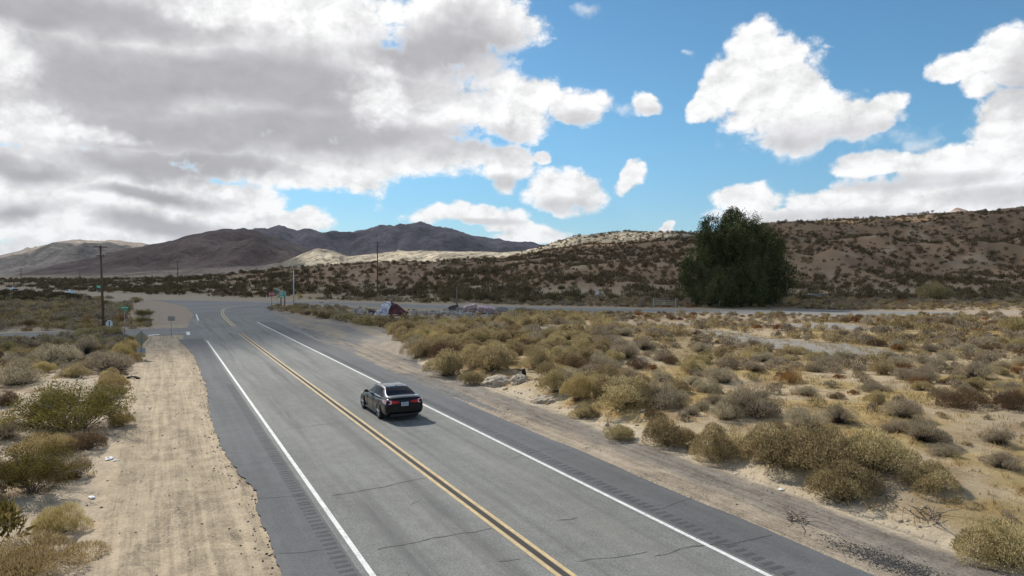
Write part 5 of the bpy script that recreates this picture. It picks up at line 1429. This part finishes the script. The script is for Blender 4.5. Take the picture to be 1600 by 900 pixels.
# green sign over the far highway
r, k = sign_root(155, 457, 'guide_sign', 'green guide sign beside the pale hatchback on the far highway')
post(8 * k, r, 1.5 * k, .06); panel('panel', rect(9 * k, 4.6 * k, 9 * k), 0, .03, M_GRN, r); print_bars([(-1 * k, 9.6 * k, 5 * k, .8 * k), (0, 8.2 * k, 4 * k, .7 * k)], -.02, M_SW, r)
# white notice beyond the highway, marker and delineator
r, k = sign_root(933, 466, 'notice_sign', 'small white notice among the brush beyond the highway'); post(8 * k, r, 0, .04); panel('panel', rect(5.5 * k, 5.5 * k, 8.5 * k), 0, .02, M_SW, r)
for px, py, h, lab in ((1124.5, 480, 10, 'white roadside marker post in front of the big tree'), (416.5, 469, 8, 'thin pale marker post left of the stop sign'), (521, 472, 7, 'low pale marker post beyond the scrub right of the white pole')):
    r, k = sign_root(px, py, 'marker_post', lab, 'marker post'); bm = bmesh.new(); add_box(bm, (0, 0, h * k / 2), (.14, .05, h * k), bevel=.01); bm_obj('blade', bm, M_SW, r); bm = bmesh.new(); add_box(bm, (0, -.03, h * k * .85), (.10, .01, .16)); bm_obj('reflector', bm, M_STEEL, r)
# fence and gate beyond the highway
M_GATE = mat('pale_gate_steel', (.42, .42, .36), .5, noise=.1)
Yg = 141.0; gx = lambda px: (px - 800) / FPX * Yg
g0 = empty('wire_fence', (gx(1010), Yg, ground(gx(1010), Yg))); tag(g0, 'weathered post and rail fence left of the pale gate', 'fence')
for px_ in (1000, 1019):
    bm = bmesh.new(); add_tube(bm, [(gx(px_) - gx(1010), 0, -.2), (gx(px_) - gx(1010), 0, 1.9)], .12, 8); bm_obj('post', bm, M_WOOD2, g0)
bm = bmesh.new(); add_tube(bm, [(gx(1000) - gx(1010), 0, 1.45), (gx(1019) - gx(1010), 0, 1.45)], .07, 6); bm_obj('rail', bm, M_WOOD2, g0)
g1 = empty('field_gate', (gx(1038), Yg, ground(gx(1038), Yg))); tag(g1, 'pale tubular field gate across the track beyond the highway', 'gate')
xa, xb = gx(1021) - gx(1038), gx(1055.5) - gx(1038)
for px_ in (1021, 1056):
    bm = bmesh.new(); add_tube(bm, [(gx(px_) - gx(1038), 0, -.2), (gx(px_) - gx(1038), 0, 1.85)], .10, 8); bm_obj('gate_post', bm, M_GATE, g1)
for z in (.55, .95, 1.35): bm = bmesh.new(); add_tube(bm, [(xa, 0, z), (xb, 0, z)], .05, 6); bm_obj('bar', bm, M_GATE, g1)
bm = bmesh.new(); add_tube(bm, [(0, 0, .55), (0, 0, 1.35)], .05, 6); bm_obj('brace', bm, M_GATE, g1)
g2 = empty('wire_fence', (gx(1070), Yg, ground(gx(1070), Yg))); tag(g2, 'weathered post and rail fence between the gate and the big tree', 'fence')
for px_ in (1059, 1078):
    bm = bmesh.new(); add_tube(bm, [(gx(px_) - gx(1070), 0, -.2), (gx(px_) - gx(1070), 0, 1.9)], .12, 8); bm_obj('post', bm, M_WOOD2, g2)
bm = bmesh.new(); add_tube(bm, [(gx(1059) - gx(1070), 0, 1.4), (gx(1078) - gx(1070), 0, 1.4)], .06, 6); bm_obj('rail', bm, M_WOOD2, g2)

# ------------------------------------------------------------------ rocks, rubble, litter
def graffiti_mat(name, base, spots, seed, sc=1.2):
    m = bpy.data.materials.new(name); m.use_nodes = True; g = NT(m.node_tree); g.n.clear(); P = g.n.new('ShaderNodeTexCoord').outputs['Object']
    c = base
    for i, (col, lo) in enumerate(spots):
        nz = g.noise(g.vmath('ADD', P, (seed + i * 7.3, i * 3.1, seed * .7)), sc * (1 + i * .5), 3, .5, 1.2); c = g.mix(g.ramp(nz, lo, lo + .02), c, col)
    c = g.vmath_scale(c if not isinstance(c, tuple) else c, g.ramp(g.noise(P, 9, 4), .3, .7, .8, 1.12))
    b = g.n.new('ShaderNodeBsdfPrincipled'); g.l.new(c, b.inputs['Base Color']); b.inputs['Roughness'].default_value = .75
    o = g.n.new('ShaderNodeOutputMaterial'); g.l.new(b.outputs[0], o.inputs[0]); return m
M_GR_R = graffiti_mat('maroon_graffiti', (.10, .035, .035), [((.20, .05, .06), .55), ((.05, .04, .04), .58)], 3)
M_GR_W = graffiti_mat('white_graffiti', (.62, .63, .66), [((.34, .30, .38), .56), ((.50, .28, .34), .62), ((.10, .09, .12), .64)], 8, 2.2)
M_GR_P = graffiti_mat('pink_graffiti', (.42, .26, .26), [((.55, .50, .47), .50), ((.16, .14, .14), .60), ((.60, .28, .38), .60)], 5, 1.6)
M_CONC = mat('broken_concrete', (.33, .30, .27), .9, noise=.25, nscale=1.5)
M_DARKC = mat('dark_broken_concrete', (.10, .085, .075), .9, noise=.3, nscale=1.5)
Yb = 112.0; kb = Yb / FPX; cx = 610; zb0 = ground((cx - 800) * kb, Yb) + .0
root = empty('painted_boulder', ((cx - 800) * kb, Yb, zb0)); tag(root, 'large wedge of broken concrete sprayed white and maroon among the scrub', 'boulder')
P2 = lambda x, y, d=0.0: Vector(((x - cx) * kb, d, (493 - y) * kb))
def crumple(bm):
    bmesh.ops.subdivide_edges(bm, edges=bm.edges[:], cuts=4, use_grid_fill=True)
    bmesh.ops.triangulate(bm, faces=bm.faces[:])
    P = np.array([v.co[:] for v in bm.verts])
    d1 = fbm(P[:, 0] * .9 + P[:, 1], P[:, 2] * 1.3 + 3, 3, 201); d2 = fbm(P[:, 0] * 1.1 + 7, P[:, 2] * 1.5 - P[:, 1], 3, 205)
    for v, a, b in zip(bm.verts, d1, d2): v.co += Vector((a * .45, b * .5, -abs(a) * .55))
bm = bmesh.new()
A_, B_, D_, E_ = P2(583, 493, -1.2), P2(598, 472, -.2), P2(606, 491.5, -1.6), P2(613, 474, -.9); F1 = P2(609, 469, 0)
for tri in ((A_, D_, E_, B_), (B_, E_, F1)): bm.faces.new([bm.verts.new(v) for v in tri])
crumple(bm); o = bm_obj('painted_face', bm, M_GR_W, root); sm = o.modifiers.new('t', 'SOLIDIFY'); sm.thickness = .12
bm = bmesh.new()
G1, H1, I1 = P2(622, 474.5, -.3), P2(638, 488, .2), P2(618, 489, -.9); J1 = P2(604, 490, 2.6); K1 = P2(632, 491, 2.0)
for poly in ((E_, D_ + Vector((.05, .3, .3)), I1, G1), (E_, G1, F1), (G1, I1, H1), (F1, G1, H1, K1), (F1, K1, J1), (B_, F1, J1), (A_, B_, J1), (H1, I1, K1)): bm.faces.new([bm.verts.new(v) for v in poly])
crumple(bm); o = bm_obj('maroon_slab', bm, M_GR_R, root); sm = o.modifiers.new('t', 'SOLIDIFY'); sm.thickness = .10
def slab(px, py, w, h, m, label, name='broken_slab', tilt=(0, 0, 0), cat='rubble', dp=1.6):
    q = hit(px, py); k = q.y / FPX; bm = bmesh.new(); vs = bmesh.ops.create_cube(bm, size=1)['verts']
    bmesh.ops.subdivide_edges(bm, edges=bm.edges[:], cuts=2, use_grid_fill=True)
    for v in bm.verts:
        n_ = 1 + .22 * (rng.random() - .5); v.co = Vector((v.co.x * w * k * n_, v.co.y * dp * n_, (v.co.z * (1 + .3 * (rng.random() - .5))) * h * k * (1 - .35 * abs(v.co.x) * 2)))
        v.co = Matrix.Rotation(tilt[1], 3, 'Y') @ Matrix.Rotation(tilt[0], 3, 'X') @ v.co; v.co.z += h * k * .42
    o = bm_obj(name, bm, m, None, False, q); tag(o, label, cat); return o
slab(735, 488, 20, 14, M_GR_P, 'upright slab of broken concrete with pale pink paint, beside the short post', tilt=(.2, -.35, 0))
slab(760, 489, 28, 12, M_GR_P, 'wide slab of broken concrete with pink paint, right of the upright one', tilt=(.3, .1, 0))
slab(764, 492, 26, 4, M_DARKC, 'low dark slab under the wide pink slab', tilt=(0, .05, 0))
slab(708, 485, 16, 9, M_DARKC, 'dark broken chunk left of the short post', tilt=(0, -.3, 0))
slab(718, 487, 11, 8, M_CONC, 'pale concrete chunk at the foot of the short post')
slab(785, 487, 18, 9, M_CONC, 'pale rounded chunk at the right end of the painted rubble')
slab(582, 490, 10, 6, M_DARKC, 'dark chunk just left of the painted boulder')
slab(1272, 466, 32, 8, mat('grey_sheet', (.30, .27, .24), .8, noise=.15), 'low grey slab with a dark underside in the brush right of the big tree', tilt=(0, -.05, 0), dp=2.5)
pts = []; sz = []
for (x0, x1, y0, y1, n_) in ((552, 582, 483, 492, 70), (640, 770, 486, 498, 260), (690, 725, 484, 492, 40), (500, 540, 472, 474, 12)):
    for _ in range(n_):
        px_, py_ = rng.uniform(x0, x1), rng.uniform(y0, y1); X_, Y_ = flat(px_, py_); pts.append((X_, Y_, ground(X_, Y_))); sz.append(.10 + .35 * rng.random() ** 2)
stones('rubble', pts, sz, M_CONC, 'loose grey concrete rubble round the painted chunks')
# ledge of pale caliche in the cut bank
M_LEDGE = mat('caliche', (.42, .35, .26), .95, noise=.25, nscale=2, bump=.05)
def ledge(px, py, w, h, d, label, sd):
    q = hit(px, py); k = q.y / FPX; bm = bmesh.new(); bmesh.ops.create_icosphere(bm, subdivisions=4, radius=1.0)
    P = np.array([v.co[:] for v in bm.verts])
    n_ = 1 + .38 * ridged(P[:, 0] * 1.7 + sd, P[:, 1] * 1.7 + P[:, 2] * 2.6, 4, 71) * .6 + .16 * fbm(P[:, 0] * 6 + sd, P[:, 2] * 9 + P[:, 1] * 4, 3, 73)
    P = P * n_[:, None] * np.array([w * k / 2, d, h * k * .75]); P = np.where(np.abs(P) > 1e9, 0, P)
    for v, p in zip(bm.verts, P): v.co = p
    o = bm_obj('rock_ledge', bm, M_LEDGE, None, False, q + Vector((0, d * .6, 0)), RD * .9); return tag(o, label, 'rock')
ledge(778, 603, 50, 17, .8, 'crumbling pale rock ledge in the cut bank above the car', 1.0)
ledge(812, 600, 26, 15, .6, 'pale rock hump at the foot of the burnt black stump', 4.0)
ledge(855, 630, 52, 12, .7, 'low pale rock outcrop in the bank right of the ledge', 7.0)
ledge(1108, 702, 26, 9, .5, 'small pale rock showing between the big roadside bushes', 9.0)
pts = []; sz = []
for (x0, x1, y0, y1, n_) in ((750, 900, 590, 640, 150), (860, 1010, 640, 690, 60), (1250, 1450, 790, 830, 50)):
    for _ in range(n_):
        px_, py_ = rng.uniform(x0, x1), rng.uniform(y0, y1); X_, Y_ = flat(px_, py_); st = to_st(X_, Y_)
        if st[1] > 17.6: pts.append((X_, Y_, ground(X_, Y_))); sz.append(.03 + (.12 if x0 < 1200 else .045) * rng.random() ** 2)
stones('bank_rocks', pts, sz, M_LEDGE, 'pale stones fallen from the cut bank')
# stump
q = hit(818, 594); k = q.y / FPX; bm = bmesh.new(); add_tube(bm, [(0, 0, -.2), (.02, 0, .3), (-.03, 0, 16 * k)], [.15, .14, .10], 8)
for v in bm.verts: v.co.x += .03 * rng.random(); v.co.z += .05 * rng.random()
st_ = empty('burnt_stump', q); tag(st_, 'black burnt stump standing on the cut bank above the car', 'stump'); bm_obj('stem', bm, mat('charred_wood', (.012, .011, .010), .9), st_)
bm = bmesh.new(); add_tube(bm, [(-.02, 0, 14 * k), (-.5, .1, 16 * k), (-.8, .1, 15 * k)], [.04, .03, .015], 5); bm_obj('branch', bm, mat('charred_wood', (.012, .011, .010), .9), st_)
# half buried tyre
q = hit(207, 592); bm = bmesh.new(); R1, r1 = .42, .11
rg = [[bm.verts.new((math.cos(a) * (R1 + r1 * math.cos(b)), -.0 + r1 * 1.2 * math.sin(b), math.sin(a) * (R1 + r1 * math.cos(b)) * .55 - .10)) for b in np.linspace(0, 2 * math.pi, 8, endpoint=False)] for a in np.linspace(-.15, math.pi + .15, 24)]
for a, b in zip(rg, rg[1:]):
    for j in range(8): bm.faces.new((a[j], a[(j + 1) % 8], b[(j + 1) % 8], b[j]))
ty = bm_obj('old_tyre', bm, M_TYRE, None, True, q); tag(ty, 'half buried black tyre standing out of the dirt at left', 'tyre')
# litter
M_LIT = mat('white_litter', (.74, .73, .72), .6, noise=.1)
def litter(px, py, w, label, n_=3):
    q = hit(px, py); k = q.y / FPX; bm = bmesh.new()
    for i in range(n_):
        v0 = len(bm.verts); r_ = bmesh.ops.create_icosphere(bm, subdivisions=2, radius=w * k * (.22 + .2 * rng.random())); off = Vector(((rng.random() - .5) * w * k, (rng.random() - .5) * w * k, w * k * .15))
        for v in r_['verts']: v.co = Vector((v.co.x * (1 + .5 * rng.random()), v.co.y * (1 + .5 * rng.random()), v.co.z * .55 * (.4 + rng.random()))) + off
    o = bm_obj('litter', bm, M_LIT, None, False, q); tag(o, label, 'litter')
litter(170, 719, 12, 'crumpled white bag on the sand below the big creosote bush', 4)
litter(181, 722, 7, 'smaller white scrap right of the crumpled white bag', 2)
litter(144, 778, 8, 'white scrap on the sand beside the white-stemmed creosote bush', 2)
litter(177, 544, 9, 'white rubbish among the bushes left of the diamond sign', 4)
litter(1221, 768, 8, 'pinkish white scrap in the grass below the broad roadside cluster', 2)
litter(1152, 742, 5, 'tiny white scrap on the bright sand beside the right bank', 1)
litter(1140, 795, 0.1, 'x', 1) if False else None
# dead branches near the lower right
M_DEAD = mat('dead_wood', (.24, .19, .15), .9, noise=.25)
for px, py, lab in ((1380, 785, 'bleached dead branches in the grass right of the front olive bush'), (1450, 820, 'small heap of grey dead twigs on the lower right bank'), (1245, 820, 'thin dead twigs lying in the golden grass by the gravel')):
    q = hit(px, py); bm = bmesh.new()
    for i in range(14):
        a = rng.random() * 6.28; L = .25 + .5 * rng.random(); p0 = Vector(((rng.random() - .5) * .5, (rng.random() - .5) * .5, .03)); p1 = p0 + Vector((math.cos(a) * L, math.sin(a) * L, .05 + .28 * rng.random()))
        m_ = p0.lerp(p1, .5) + Vector((0, 0, .05)); add_tube(bm, [p0, m_, p1], [.018, .013, .005], 5)
    o = bm_obj('dead_branches', bm, M_DEAD, None, True, q); tag(o, lab, 'branches')

# ------------------------------------------------------------------ light desert haze (even density, sky and clouds outside it)
bm = bmesh.new(); bmesh.ops.create_cube(bm, size=1.0)
for v in bm.verts: v.co = Vector((v.co.x * 118000, v.co.y * 118000, -1.6 + (v.co.z + .5) * 620))
hz = bm_obj('haze', bm, None); tag(hz, kind='stuff')
hm = bpy.data.materials.new('haze_air'); hm.use_nodes = True; hn = hm.node_tree; hn.nodes.clear()
pv = hn.nodes.new('ShaderNodeVolumePrincipled'); pv.inputs['Color'].default_value = (.86, .92, 1, 1); pv.inputs['Density'].default_value = 2.1e-5; pv.inputs['Anisotropy'].default_value = .3
ho = hn.nodes.new('ShaderNodeOutputMaterial'); hn.links.new(pv.outputs[0], ho.inputs['Volume']); hz.data.materials.append(hm)
